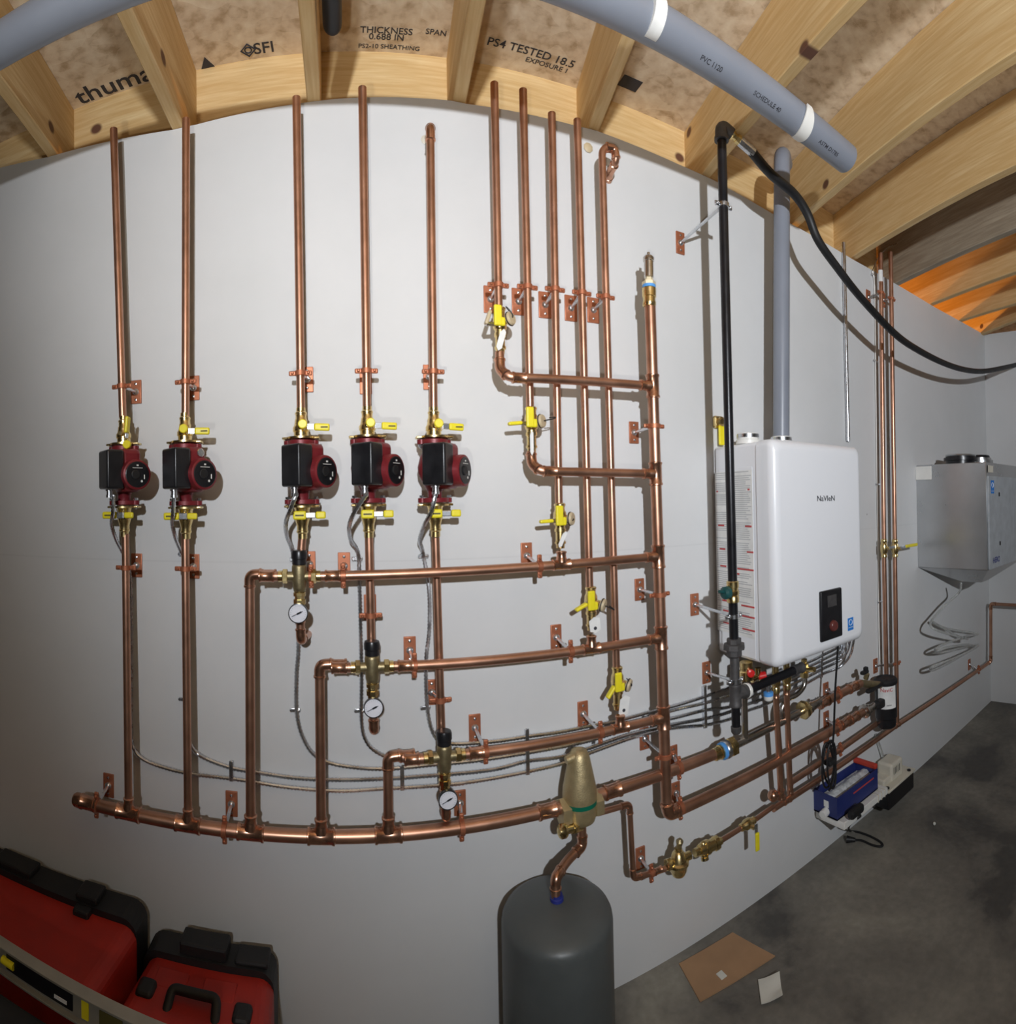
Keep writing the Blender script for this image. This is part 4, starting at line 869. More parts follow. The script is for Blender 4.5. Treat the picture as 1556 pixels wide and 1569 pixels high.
# elbow, brass fitting and hose at the top
el = gt + UP * 0.012
t = thing('pipe_elbow', 'cast iron elbow topping the black gas pipe near the joists', 'fitting', el)
MB().tube(rounded([el - UP * 0.030, el + UP * 0.012, el + UP * 0.010 + Vector((0.035, -0.006, -0.014))], 0.03), 0.0205, 16).lathe(el - UP * 0.034, UP, [(0.023, 0), (0.023, 0.010)], 16).build('body', 'castiron', t)
hp = [(1149.6, 230.6), (1180, 266), (1216, 297), (1236.5, 327.5), (1253, 368), (1283, 411), (1320, 458), (1370, 511), (1407, 537), (1447, 557), (1480, 567), (1510, 568.5), (1548, 561), (1566, 556)]
hpt = [P(x, y, 0.235) for x, y in hp]
b0 = el + Vector((0.030, -0.004, 0.004)); b1 = hpt[0]; dd = (b1 - b0).normalized()
t = thing('hose_fitting', 'brass hose fitting with a steel sleeve joining elbow and hose', 'fitting', b0)
MB().lathe(b0, dd, [(0.013, 0), (0.015, 0.002), (0.015, 0.016), (0.012, 0.018), (0.012, 0.026), (0.0155, 0.027), (0.0155, 0.040), (0.011, 0.042)], 8).build('body', 'brass', t)
MB().tube([b0 + dd * 0.040, b1 + dd * 0.012], 0.0155, 16).build('sleeve', 'steel', t)
tag(MB().tube(smoothpath([b1] + hpt[1:], 8), 0.0155, 14).build('rubber_hose', 'rubber'), 'thick black rubber hose sagging across the right wall corner', 'hose')
# ---------------------------------------------------------------- boiler
BX0, BX1, BZ0, BZ1, BD = 1.210, 1.690, 0.968, 1.700, 0.300
t = thing('boiler', 'white wall-hung boiler with a black control panel', 'boiler', ((BX0 + BX1) / 2, 0, BZ0))
MB().box(((BX0 + BX1) / 2, -0.115, (BZ0 + BZ1) / 2), (BX1 - BX0 - 0.006, 0.222, BZ1 - BZ0 - 0.01), 0.012, None, 3).build('cabinet', 'white', t)
W_, H_ = BX1 - BX0, BZ1 - BZ0
def rounded_shell(cx, cz, w, h, rings, mat, name, parent):
    """Rounded rectangle outline carried through (inset, corner radius, y) rings, closed front and back."""
    vs, n = [], 0
    for ins, r, y in rings:
        a_, b_ = w / 2 - ins - r, h / 2 - ins - r; ring = []
        for sx, sz, st in ((1, 1, 0), (-1, 1, 90), (-1, -1, 180), (1, -1, 270)):
            for k in range(9):
                t_ = math.radians(st + k * 11.25); ring.append(Vector((cx + sx * a_ + r * math.cos(t_), y, cz + sz * b_ + r * math.sin(t_))))
        n = len(ring); vs += ring
    m = MB(); m.add(vs, [(i * n + k, i * n + (k + 1) % n, (i + 1) * n + (k + 1) % n, (i + 1) * n + k) for i in range(len(rings) - 1) for k in range(n)])
    m.add(vs[-n:], [tuple(range(n))], False); m.add(vs[:n], [tuple(reversed(range(n)))], False)
    return m.build(name, mat, parent)
rg = [(0.0, 0.026, -0.222)] + [(0.030 * (1 - math.cos(math.radians(a))), 0.026, -0.222 - 0.048 - 0.030 * math.sin(math.radians(a))) for a in range(0, 81, 10)] + [(0.030, 0.026, -0.300)]
fr = rounded_shell((BX0 + BX1) / 2, (BZ0 + BZ1) / 2, W_, H_, rg, 'white', 'front_cover', t)
MB().box((BX0 - 0.0005, -0.120, 1.300), (0.002, 0.170, 0.63), 0.001).build('side_panel', 'white', t)
MB().box(((BX0 + BX1) / 2, -0.14, BZ0 + 0.006), (W_ - 0.05, 0.20, 0.01)).build('underside', 'castiron', t)
FY = -0.3003
px0, px1 = P(1254, 909, BD).x, P(1286.5, 900, BD).x; pz1, pz0 = P(1270, 903, BD).z, P(1272, 979, BD).z
pcx, pcz = (px0 + px1) / 2, (pz0 + pz1) / 2
MB().box((BX1 + 0.002, -0.175, 1.40), (0.006, 0.022, 0.125), 0.002).build('side_latch', 'black', t)
cp = MB().box((pcx, -0.303, pcz), (px1 - px0, 0.014, pz1 - pz0), 0.006, None, 3).build('control_panel', 'black', t)
MB().box((pcx, -0.3105, pcz + 0.048), (0.050, 0.0012, 0.040), 0.0004).build('screen', 'castiron', cp)
MB().lathe((pcx + 0.003, -0.3095, pcz - 0.040), (0, -1, 0), [(0.020, 0), (0.020, 0.003), (0.017, 0.010), (0.015, 0.011)], 26).build('dial_knob', 'redprint' if False else 'knobred', cp)
q = P(1265, 764, BD); m = MB(); put_text(m, 'NaVIeN', 0.0270, (q.x, FY - 0.0004, q.z), EX, UP, 1.12); m.build('brand_lettering', 'print', fr)
lx, lz = P(1302.5, 956, BD).x, P(1302.5, 956, BD).z
m = MB().box((lx, FY - 0.0004, lz), (0.034, 0.0008, 0.046)).build('energy_label', 'bluelabel', fr)
MB().torus((lx, FY - 0.0009, lz + 0.006), (0, -1, 0), 0.010, 0.0012, 18, 4).box((lx, FY - 0.0010, lz - 0.012), (0.028, 0.0006, 0.0015)).build('label_mark', 'tag', m)
# side label: white sheet with lines of small print and red bars
SX = BX0 - 0.0022
def sy(px): return PX(px, 800, SX).y
def szz(px, py): return PX(px, py, SX).z
ya, yb = sy(1096), sy(1153)
sheet = MB().box((SX + 0.0004, (ya + yb) / 2, (szz(1122, 722) + szz(1126, 972)) / 2), (0.0006, abs(yb - ya), szz(1122, 722) - szz(1126, 972))).build('warning_label', 'tag', t)
lines = MB(); rnd = random.Random(3)
zt_, zb_ = szz(1122, 724), szz(1126, 968); z = zt_
i = 0
while z > zb_:
    i += 1
    for (c0, c1) in ((0.02, 0.44), (0.50, 0.97)):
        if rnd.random() < 0.16: continue
        u1 = c0 + (c1 - c0) * rnd.uniform(0.7, 1.0)
        y0_, y1_ = ya + (yb - ya) * c0, ya + (yb - ya) * u1
        lines.box((SX - 0.0001, (y0_ + y1_) / 2, z), (0.0004, abs(y1_ - y0_), 0.0022))
    z -= 0.0068
lines.build('small_print', 'greyprint', sheet)
reds = MB()
for (x0_, x1_, y_) in ((1098.5, 1100.5, 753), (1146, 1149, 750), (1100, 1109, 805), (1141, 1151, 806.5), (1101.5, 1110, 841), (1143, 1153, 846), (1102, 1111, 867), (1128, 1154, 872.5), (1125, 1131, 879), (1104, 1111, 919.5), (1133, 1156, 929), (1105, 1113, 935), (1134, 1156, 945), (1105, 1114, 953.5), (1134, 1157, 965)):
    y0_, y1_ = sy(x0_), sy(min(x1_, 1153)); zc = szz((x0_ + x1_) / 2, y_)
    MB().box((SX - 0.0004, (y0_ + y1_) / 2, zc), (0.0006, abs(y1_ - y0_), 0.0055)).build('red_bar', 'redprint', sheet)
for k_, (X_, nm_) in enumerate(((1.262, 'open'), (1.427, 'pipe'))):
    c = Vector((X_, -0.13, BZ1 - 0.004))
    pt = MB().lathe(c, UP, [(0.042, 0), (0.042, 0.014), (0.037, 0.016), (0.037, 0.036), (0.033, 0.038)], 26).build('vent_port', 'whitepl', t)
    MB().lathe(c + UP * 0.022, UP, [(0.0385, 0), (0.0385, 0.012)], 26).build('hose_clamp', 'steel', pt)
# things under and beside the boiler
vtop_ = P(1197.5, 232, 0.13); v0 = Vector((1.427, -0.13, BZ1 + 0.025))
seg('straight grey plastic vent pipe rising from the boiler into the joists', [v0, Vector((vtop_.x, -0.13, vtop_.z)), Vector((vtop_.x + 0.09, -0.06, vtop_.z + 0.02))], 0.0302, name='vent_pipe', mat='pvc', bend=0.06)
pz = ZT - 0.058
tag(MB().tube([Vector((-2.2, -0.512, pz)), Vector((1.40, -0.448 - 0.02, pz))], 0.0425, 28).build('plastic_pipe', 'pvc'), 'big grey plastic pipe slung under the joists, open end at right', 'pipe')
q = Vector((1.175, -0.474, pz))
MB_ = MB(); n = 22; vs = []
for k in range(n + 1):
    a = math.radians(-35 - 170 * k / n); w_ = 0.010 + 0.010 * math.sin(math.pi * k / n)
    for rr, s_ in ((0.0432, -1), (0.0432, 1), (0.047, 1), (0.047, -1)): vs.append(q + Vector((s_ * w_ + 0.01 * math.cos(a), rr * math.cos(a), rr * math.sin(a))))
fs = [(4 * k + j, 4 * k + (j + 1) % 4, 4 * k + 4 + (j + 1) % 4, 4 * k + 4 + j) for k in range(n) for j in range(4)] + [(0, 1, 2, 3), (4 * n + 3, 4 * n + 2, 4 * n + 1, 4 * n)]
MB_.add(vs, fs, True)
for sgn in (1, -1):
    pass
tag(MB_.build('pipe_strap', 'whitepl'), 'white plastic strap holding the big grey pipe near its open end', 'strap')
tag(MB().lathe(Vector((0.652, -0.487, pz)), EX, [(0.0431, 0), (0.0431, 0.03)], 28).build('primer_smear', 'tag'), 'white smear band round the big grey pipe where it enters the photo', 'smear')
for (x_, s_) in ((0.83, 'PVC 1120'), (1.02, 'SCHEDULE 40'), (1.28, 'ASTM D1785')):
    vs, fs = text_mesh(s_, 0.016); yc = -0.512 + (x_ + 2.2) / 3.6 * 0.044; m = MB(); out = []
    for v in vs:
        a = math.radians(-122) - v.y / 0.043; out.append(Vector((x_ + v.x, yc + 0.0430 * math.cos(a), pz + 0.0430 * math.sin(a))))
    m.add(out, fs, False); o = m.build('pipe_print', 'print'); o.parent = bpy.data.objects['plastic_pipe']; o.location = o.location - bpy.data.objects['plastic_pipe'].location
tag(MB().tube([P(1292, 372, 0.012), P(1299, 676, 0.012)], 0.0092, 12).build('steel_conduit', 'steel'), 'thin straight steel conduit running down behind the boiler', 'conduit')
tag(MB().tube(smoothpath([P(1336, 415, 0.008), P(1340, 450, 0.008), P(1342, 640, 0.008), P(1345, 830, 0.008), P(1347, 1000, 0.008), P(1350, 1035, 0.008)], 6), 0.0042, 8).build('white_cable', 'whitepl'), 'thin white cable clipped to the wall left of the tall copper pair', 'cable')
tag(MB().tube(smoothpath([P(1336, 415, 0.01), P(1345, 395, 0.02), P(1362, 378, 0.03), P(1390, 368, 0.02)], 6), 0.0022, 8).build('loose_wire', 'steel'), 'thin loose wire curling above the tall copper pair', 'wire')
for y_, x_ in ((422, 1338), (553, 1341), (742, 1344.5), (922, 1347.5)):
    q = P(x_, y_, 0.006)
    tag(MB().box(q, (0.040, 0.008, 0.009), 0.003).lathe(q + Vector((-0.013, -0.004, 0)), (0, -1, 0), [(0.005, 0), (0.003, 0.003)], 8).build('cable_clip', 'steel'), 'small steel clip on the white cable, %s' % {422: 'topmost of four', 553: 'second from the top', 742: 'second from the bottom', 922: 'lowest of four'}[y_], 'clip', 'white cable clips')
# wall gas stub left of the boiler
q = P(1098, 656, 0.0); t = thing('gas_stub', 'brass stub and yellow handle on the wall behind the black gas pipe', 'valve', q)
MB().box(q + Vector((0, -0.008, 0.02)), (0.045, 0.016, 0.045), 0.008).lathe(q + Vector((0, -0.01, 0.02)), (0, -1, 0), [(0.016, 0), (0.016, 0.02), (0.010, 0.022)], 14).build('body', 'brass', t)
MB().box(q + Vector((0.004, -0.020, -0.028)), (0.026, 0.008, 0.070), 0.004).build('grip', 'yellow', t)
# relief valve and bits under boiler
q = P(1143, 1028, 0.16); t = thing('relief_valve', 'brass relief valve with a red knob under the boiler, behind the gas pipe', 'valve', q)
MB().lathe(q - UP * 0.03, UP, [(0.012, 0), (0.024, 0.002), (0.026, 0.03), (0.022, 0.034), (0.022, 0.06)], 12).build('body', 'brass', t)
MB().lathe(q + Vector((-0.004, -0.022, 0.0)), (-0.4, -1, 0), [(0.011, 0), (0.013, 0.002), (0.013, 0.012), (0.008, 0.014)], 10).build('knob', 'redknob', t)
q = P(1161, 1037, 0.17); t = thing('purge_cock', 'small red-knobbed cock under the boiler, above the horizontal gas pipe', 'valve', q)
MB().tube([q + Vector((-0.03, 0, -0.004)), q], 0.010, 12).tube([q, q + UP * 0.03], 0.010).build('body', 'brass', t)
MB().lathe(q, (1, -0.5, 0.1), [(0.010, 0), (0.014, 0.003), (0.014, 0.026), (0.010, 0.028)], 10).build('knob', 'redknob', t)
q = P(1177, 1070, 0.15); t = thing('hanging_cup', 'small white capped cup hanging under the boiler', 'cap', q)
MB().lathe(q - UP * 0.006, UP, [(0.013, 0), (0.0165, 0.004), (0.0165, 0.016)], 20).build('cup', 'whitepl', t); MB().lathe(q + UP * 0.010, UP, [(0.0175, 0), (0.0175, 0.012), (0.012, 0.014)], 16).build('lid', 'blueseal', t); MB().tube([q + UP * 0.02, q + Vector((0.005, 0.0, 0.07))], 0.008).build('neck', 'steel', t)
for x_, y_, lab in ((1188, 1050, 'left'), (1205, 1045, 'right')):
    q = P(x_, y_, 0.13); t = thing('service_valve', 'small brass service valve on the %s one of the paired boiler pipes' % lab, 'valve', q)
    MB().lathe(q - UP * 0.028, UP, [(0.0125, 0), (0.0155, 0.002), (0.0155, 0.02), (0.013, 0.024), (0.018, 0.032), (0.018, 0.055), (0.012, 0.058), (0.012, 0.12)], 12).build('body', 'brass', t)
q = P(1232, 1030, 0.13); t = thing('service_valve', 'brass double fitting above the hooked stainless pipe', 'valve', q)
MB().lathe(q - UP * 0.02, UP, [(0.012, 0), (0.017, 0.002), (0.017, 0.02), (0.013, 0.022), (0.013, 0.03), (0.018, 0.032), (0.018, 0.052), (0.012, 0.056), (0.012, 0.07)], 6).tube([q + UP * 0.01, q + Vector((0, -0.05, 0.02))], 0.010).build('body', 'brass', t)
# ---------------------------------------------------------------- armoured cables from the pumps to the boiler
def cable(label, pts, off_end=0.012):
    P3 = [P(*p) for p in pts]
    path = resample(smoothpath(P3, 10), 0.0050)
    rs = [0.0064 if (i % 2) else 0.0048 for i in range(len(path))]
    return tag(MB().tube(path, rs, 8).build('armored_cable', 'steel'), label, 'cable', 'armoured pump cables')
w = 0.012
R5 = lambda k: [(1036, [1115, 1109, 1099, 1087, 1080.5][k], w), (1080, [1111, 1101, 1088, 1077, 1067][k], w), (1117, [1102, 1091, 1083, 1066, 1054][k], w), (1145, [1089, 1079, 1070, 1056, 1045][k], w), (1175, [1078, 1068, 1058, 1046, 1036][k], w), (1237, [1046, 1037, 1030, 1022, 1015][k], w), (1262, [1032, 1024, 1017, 1010, 1003][k], w), (1286, [1022, 1012, 1005, 997, 990][k], 0.02), (1302 - k * 4, [1004, 997, 990, 984, 980][k], 0.06), (1308 - k * 6, 978, 0.10)]
cable('ribbed steel cable looping down from the leftmost red pump', [(174, 758, .15), (173, 785, .14), (171, 803, .11), (177, 825, .07), (187, 845, .03), (194, 862, .013), (200, 890, w), (201, 1000, w), (201, 1120, w), (205, 1148, w), (222.5, 1165, w), (256, 1177.6, w), (293, 1185.7, w), (354, 1193, w), (391, 1198.5, w), (438, 1206, w), (519, 1212, w), (587.5, 1208.5, w), (665, 1204, w), (722, 1198, w), (810, 1182, w), (857, 1171, w), (897.6, 1156, w), (958, 1134, w), (1002, 1121, w)] + R5(0))
cable('ribbed steel cable looping down from the second red pump', [(267, 758, .15), (265, 785, .14), (264, 803, .11), (269, 825, .07), (277, 845, .03), (284, 862, .013), (285, 900, w), (285, 1000, w), (286, 1110, w), (292, 1141, w), (310, 1159.7, w), (354, 1176.5, w), (391, 1183, w), (452, 1192, w), (519, 1195, w), (616, 1191.7, w), (665, 1188, w), (756, 1179, w), (806.6, 1166.4, w), (857, 1160, w), (897.6, 1148, w), (958, 1127, w), (1002, 1116, w)] + R5(1))
cable('ribbed steel cable from the middle red pump, passing the topmost gauge', [(454, 756, .16), (445, 780, .155), (438, 800, .12), (439, 820, .08), (447, 842, .03), (452, 870, w), (456, 930, w), (456.7, 994, w), (454, 1035, w), (454, 1088, w), (461, 1123, w), (477, 1152.5, w), (500.7, 1167.5, w), (536, 1175, w), (588.7, 1178, w), (665, 1171.5, w), (722, 1166.4, w), (810, 1153, w), (897.6, 1136, w), (965, 1115, w), (1002, 1106, w)] + R5(2))
cable('ribbed steel cable from the fourth red pump, behind the middle mixing valve', [(562, 756, .16), (544, 782.7, .155), (535, 805, .12), (537, 826, .07), (545.5, 840, .03), (549.6, 857, w), (550.6, 903, w), (552, 962, w), (553.5, 1035, w), (553.5, 1105, w), (561, 1136, w), (580, 1154, w), (610, 1163, w), (665, 1163, w), (722, 1159, w), (810, 1145, w), (857, 1138, w), (920, 1122, w), (965, 1109, w), (1002, 1097, w)] + R5(3))
cable('ribbed steel cable from the rightmost red pump, behind the lowest mixing valve', [(666.8, 756, .16), (661, 782.7, .155), (650, 805, .12), (643, 828, .06), (648, 848.5, w), (657, 903, w), (657.6, 962, w), (653, 1006, w), (652.6, 1050, w), (655, 1090, w), (661, 1117, w), (672, 1134, w), (695, 1139.5, w), (756, 1136, w), (810, 1128, w), (857, 1121.5, w), (907.7, 1111.5, w), (938, 1106, w), (1002, 1089, w)] + R5(4))
def strap(label, top, bot, name='cable_strap'):
    a, b = P(*top, 0.0165), P(*bot, 0.0165); m = MB().box((a + b) / 2, (0.011, 0.003, abs(a.z - b.z) + 0.012), 0.001)
    m.lathe(a + UP * 0.003 - EY * 0.001, (0, -1, 0), [(0.005, 0), (0.0035, 0.003)], 8)
    m.box((a + b) / 2 + EY * 0.007, (0.008, 0.016, abs(a.z - b.z)), 0)
    tag(m.build(name, 'steel'), label, 'strap', 'cable straps')
strap('zinc strap over two cables between the second and third drops', (354, 1169), (354, 1194))
strap('zinc strap over the cables between the two shortest drops', (616, 1176), (616, 1208))
strap('zinc strap over the cables left of the air separator', (807, 1120), (809, 1184))
strap('tall zinc strap over the cable bundle left of the gas drip leg', (1080, 1053), (1081, 1113))
strap('zinc strap over the cables under the right side of the boiler', (1258, 1012), (1259, 1036))
for x_, y_, lab in ((448, 857, 'beside the knob of the topmost mixing valve'), (543.5, 856, 'on the fourth pump cable, just above the long branch'), (645, 852, 'on the rightmost pump cable, just above the long branch'), (448.5, 1088, 'on the cable below the topmost gauge'), (547, 1089, 'just left of the middle gauge'), (648, 1085, 'just above the lowest mixing valve'), (277, 849, 'at the left of the second lower riser'), (278, 1071, 'low on the left of the second lower riser')):
    q = P(x_, y_, 0.010)
    m = MB().box(q + EX * 0.006, (0.028, 0.004, 0.011), 0.0015).lathe(q + Vector((-0.004, -0.002, 0)), (0, -1, 0), [(0.0055, 0), (0.004, 0.004)], 8).torus(q + Vector((0.014, 0.002, 0)), UP, 0.0062, 0.002, 14, 6)
    tag(m.build('cable_clip', 'steel'), 'one-hole zinc clip ' + lab, 'clip', 'cable clips')
# ---------------------------------------------------------------- ventilation unit in the corner
hx0, hx1, hd_, hz1, hz0 = 2.63, 3.25, 0.42, 1.680, 1.112
t = thing('ventilation_unit', 'galvanised ventilation unit hung on the wall in the far right corner', 'ventilation unit', (hx0, 0, hz0))
MB().box(((hx0 + hx1) / 2, -hd_ / 2, (hz0 + hz1) / 2), (hx1 - hx0, hd_, hz1 - hz0), 0.004).build('casing', 'galv', t)
dr = MB().box(((hx0 + hx1) / 2, -hd_ - 0.006, (hz0 + hz1) / 2 - 0.035), (hx1 - hx0 - 0.012, 0.012, hz1 - hz0 - 0.075), 0.003).build('front_door', plain('pale_door', (0.46, 0.49, 0.52), 0.4, 0.3), t)
mx = (hx0 + hx1) / 2
MB().add([(hx0, -hd_, hz0), (hx1, -hd_, hz0), (hx1, 0, hz0), (hx0, 0, hz0), (mx - 0.05, -hd_ * 0.65, hz0 - 0.11), (mx + 0.05, -hd_ * 0.65, hz0 - 0.11), (mx + 0.05, -hd_ * 0.35, hz0 - 0.11), (mx - 0.05, -hd_ * 0.35, hz0 - 0.11)], [(0, 1, 5, 4), (1, 2, 6, 5), (2, 3, 7, 6), (3, 0, 4, 7), (4, 5, 6, 7), (0, 3, 2, 1)], False).build('drip_pan', 'galv', t)
for k, (dx_, r_) in enumerate(((0.16, 0.085), (0.44, 0.07))):
    c = Vector((hx0 + dx_, -0.20, hz1))
    cl = MB().lathe(c, UP, [(r_, 0), (r_, 0.022), (r_ + 0.012, 0.023), (r_ + 0.012, 0.040), (r_, 0.041), (r_, 0.055), (r_ - 0.012, 0.056), (r_ - 0.014, 0.030)], 34).build('duct_collar', 'black' if k == 0 else 'galv', t)
MB().torus((hx0 + 0.16, -0.20, hz1 + 0.052), UP, 0.082, 0.006, 34, 8).build('duct_ring', 'galv', t)
MB().torus((hx0 + 0.44, -0.20, hz1 + 0.060), UP, 0.050, 0.012, 30, 8).build('duct_ring', 'black', t)
MB().box((hx0 - 0.004, -0.05, hz1 - 0.045), (0.006, 0.10, 0.075), 0.003).build('cable_box', 'whitepl', t)
FYd = -hd_ - 0.0125
m = MB().box((hx0 + 0.05, FYd + 0.006, hz1 - 0.055 + 0.02), (0.070, 0.002, 0.038), 0.002).build('maker_plate', 'silver' if False else 'cream', t)
m = MB().box((hx0 + 0.055, FYd - 0.0004, hz1 - 0.13), (0.045, 0.0008, 0.070)).build('energy_label', 'bluelabel', dr); 
MB().torus((hx0 + 0.055, FYd - 0.001, hz1 - 0.120), (0, -1, 0), 0.013, 0.0016, 18, 4).box((hx0 + 0.055, FYd - 0.001, hz1 - 0.152), (0.036, 0.0006, 0.002)).build('label_mark', 'tag', m)
m = MB(); put_text(m, 'HERO', 0.042, (hx0 + 0.095, FYd - 0.0006, hz0 + 0.045), EX, UP, 0.95); m.build('lettering', 'blueink', dr)
for z_ in (hz1 - 0.17, hz0 + 0.13): MB().box((hx0 + 0.15, FYd - 0.002, z_), (0.010, 0.006, 0.022), 0.002).build('door_latch', 'black', dr)
cp_ = [(1472, 893, .20), (1471, 903, .18), (1466, 911, .15), (1450, 925, .12), (1432, 944, .10), (1425, 955, .12), (1431, 964, .16), (1455, 972, .17), (1482, 979, .13), (1470, 976, .06), (1440, 960, .05), (1427, 952, .05), (1450, 963, .04), (1497, 971, .05), (1480, 975, .14), (1448, 986, .17), (1432, 996, .14), (1442, 1000, .08), (1472, 993, .05), (1498, 988, .07), (1488, 996, .14), (1455, 1011, .18), (1428, 1021, .15), (1429, 1027, .10), (1460, 1012, .05), (1492, 992, .06), (1480, 988, .12), (1452, 992, .15), (1434, 998, .12)]
tag(MB().tube(smoothpath([P(*p) for p in cp_], 9), 0.0065, 10).build('clear_tube', 'clear'), 'loosely coiled clear drain tube hanging under the ventilation unit', 'tube')
# ---------------------------------------------------------------- condensate pump, blue box, cords
x0 = 2.070; x1 = 2.315; yd = 0.145; zt_, zb_ = 0.155, 0.070
t = thing('condensate_pump', 'condensate pump with cream cover over a black tank, low on the wall', 'pump', ((x0 + x1) / 2, -yd / 2, zb_))
MB().box(((x0 + x1) / 2, -yd / 2, (zb_ + zt_) / 2 - 0.004), (x1 - x0 - 0.012, yd - 0.012, zt_ - zb_), 0.008).build('tank', 'black', t)
MB().box(((x0 + x1) / 2, -yd / 2, zt_), (x1 - x0, yd, 0.012), 0.004).build('cover_plate', 'cream', t)
hs = MB().box((x0 + 0.125, -yd * 0.5, zt_ + 0.045), (0.105, 0.085, 0.085), 0.012, None, 3).box((x0 + 0.050, -yd * 0.5, zt_ + 0.020), (0.070, 0.070, 0.035), 0.008).build('motor_housing', 'cream', t)
vn = MB()
for k in range(5): vn.box((x0 + 0.092 + k * 0.0125, -yd * 0.5 - 0.0428, zt_ + 0.052), (0.0035, 0.001, 0.032))
vn.build('vent_grille', 'black', hs)
for dx_, dy_ in ((0.02, -0.02), (0.21, -0.02), (0.02, -yd + 0.02), (0.21, -yd + 0.018)): MB().lathe((x0 + dx_, dy_, zt_ + 0.006), UP, [(0.009, 0), (0.009, 0.006), (0.004, 0.008)], 10).build('screw_cap', 'black', t)
MB().tube([Vector((x0 + 0.15, -0.02, zt_ + 0.06)), Vector((x0 + 0.10, -0.008, zt_ + 0.20))], 0.008, 10).build('outlet_tube', 'clear', t)
bx0, bx1, bd, bt, bb = 1.715, 2.010, 0.125, 0.287, 0.197
t = thing('neutralizer_box', 'open dark blue box with red edging on the wall under the copper runs', 'box', ((bx0 + bx1) / 2, -bd / 2, bb))
m = MB().box(((bx0 + bx1) / 2, -bd / 2, bb + 0.003), (bx1 - bx0, bd, 0.006)); th = 0.005
for c_, s_ in ((((bx0 + bx1) / 2, -bd + th / 2, (bb + bt) / 2), (bx1 - bx0, th, bt - bb)), (((bx0 + bx1) / 2, -th / 2, (bb + bt) / 2), (bx1 - bx0, th, bt - bb)), ((bx0 + th / 2, -bd / 2, (bb + bt) / 2), (th, bd - 2 * th, bt - bb)), ((bx1 - th / 2, -bd / 2, (bb + bt) / 2), (th, bd - 2 * th, bt - bb))): m.box(c_, s_)
m.build('shell', 'bluebox', t)
MB().box((bx1 - 0.006, -bd / 2, bt + 0.012), (0.022, bd, 0.022), 0.006).build('red_flap', 'redbox', t)
MB().box(((bx0 + bx1) / 2 + 0.04, -bd - 0.0006, (bb + bt) / 2 + 0.018), (0.15, 0.0012, 0.006)).build('red_stripe', 'redprint', t)
pf = MB(); bm = bmesh.new(); bmesh.ops.create_grid(bm, x_segments=24, y_segments=10, size=0.5)
rn = random.Random(5)
for v in bm.verts: v.co = Vector((v.co.x * (bx1 - bx0 - 0.03), v.co.y * (bd - 0.024), rn.uniform(-0.004, 0.004) + 0.012 * math.cos(v.co.y * 5)))
pf.bm(bm, ((bx0 + bx1) / 2 + 0.008, -bd / 2, bt - 0.028), EX, EY, UP, True)
pf.box(((bx0 + bx1) / 2 + 0.008, -bd / 2, bt - 0.055), (bx1 - bx0 - 0.035, bd - 0.03, 0.05), 0.004).build('plastic_film', 'poly', t)
MB().box((bx0 - 0.001, -bd * 0.55, bb + 0.052), (0.002, 0.024, 0.026)).build('small_label', 'tag', t)
MB().lathe((bx0, -bd * 0.55, bb + 0.022), (-1, -0.1, -0.1), [(0.015, -0.01), (0.017, 0.008), (0.017, 0.030), (0.015, 0.031)], 20).build('pipe_stub', 'whitepl', t)
t = thing('shelf_board', 'white ribbed shelf board under the blue box on the wall', 'shelf', (1.88, -0.085, 0.15))
MB().box((1.885, -0.078, 0.180), (0.325, 0.152, 0.030), 0.003).build('board', 'whitepl', t)
for k in range(3): MB().box((1.97 + k * 0.026, -0.078, 0.1795), (0.005, 0.156, 0.034), 0.001).build('rib', 'cream', t)
# boiler power cord: straight drop and a tied hank
a = P(1283, 996, 0.17); b = P(1275.5, 1140, 0.17)
cd_ = [a + UP * 0.02, a, P(1279, 1060, 0.17), b]
hank = []
c = P(1271, 1172, 0.17)
for k in range(60):
    u = k / 59; ang = u * 2 * math.pi * 3.5; tilt = 0.30 - 0.55 * u
    ex = Vector((math.cos(tilt), -0.25 * math.sin(u * 5), math.sin(tilt)))
    lx_ = 0.026 * math.sin(ang) * (1 + 0.3 * u); lz_ = 0.088 * math.cos(ang)
    hank.append(c + Vector((lx_ * math.cos(tilt) - lz_ * math.sin(tilt), -0.012 * math.cos(ang * 0.5 + 1), lz_ * math.cos(tilt) + lx_ * math.sin(tilt))))
t = thing('power_cord', 'black power cord hanging from the boiler in a tied hank', 'cord', c)
MB().tube(smoothpath(cd_ + hank, 3), 0.0042, 8).build('cord', 'rubber', t)
MB().box(c + UP * 0.012, (0.042, 0.034, 0.020), 0.006).build('cord_tie', 'blackm', t)
ap = PZ(1319, 1258, 0.0)
pts_ = [(1308, 1246), (1318, 1250), (1306, 1259), (1300, 1267), (1302, 1273), (1315, 1275), (1332, 1281), (1347, 1289), (1352, 1295), (1346, 1297), (1334, 1294), (1320, 1288), (1308, 1287)]
t = thing('power_cord', 'black cord with a plug lying curled on the concrete floor', 'cord', PZ(1308, 1287, 0))
z0_ = 0.006
MB().tube(smoothpath([(PZ(x, y, z0_) if i > 3 else P(x, y, 0.175 if i < 2 else 0.13)) for i, (x, y) in enumerate(pts_)], 6), 0.0046, 8).build('cord', 'rubber', t)
pa, pb = PZ(1310, 1287, 0.014), PZ(1297, 1286, 0.014)
MB().tube([pa, pb], [0.008, 0.015], 12).build('plug', 'rubber', t)
MB().box(P(1311, 1243, 0.175), (0.085, 0.03, 0.035), 0.01).build('adapter', 'blackm', t)
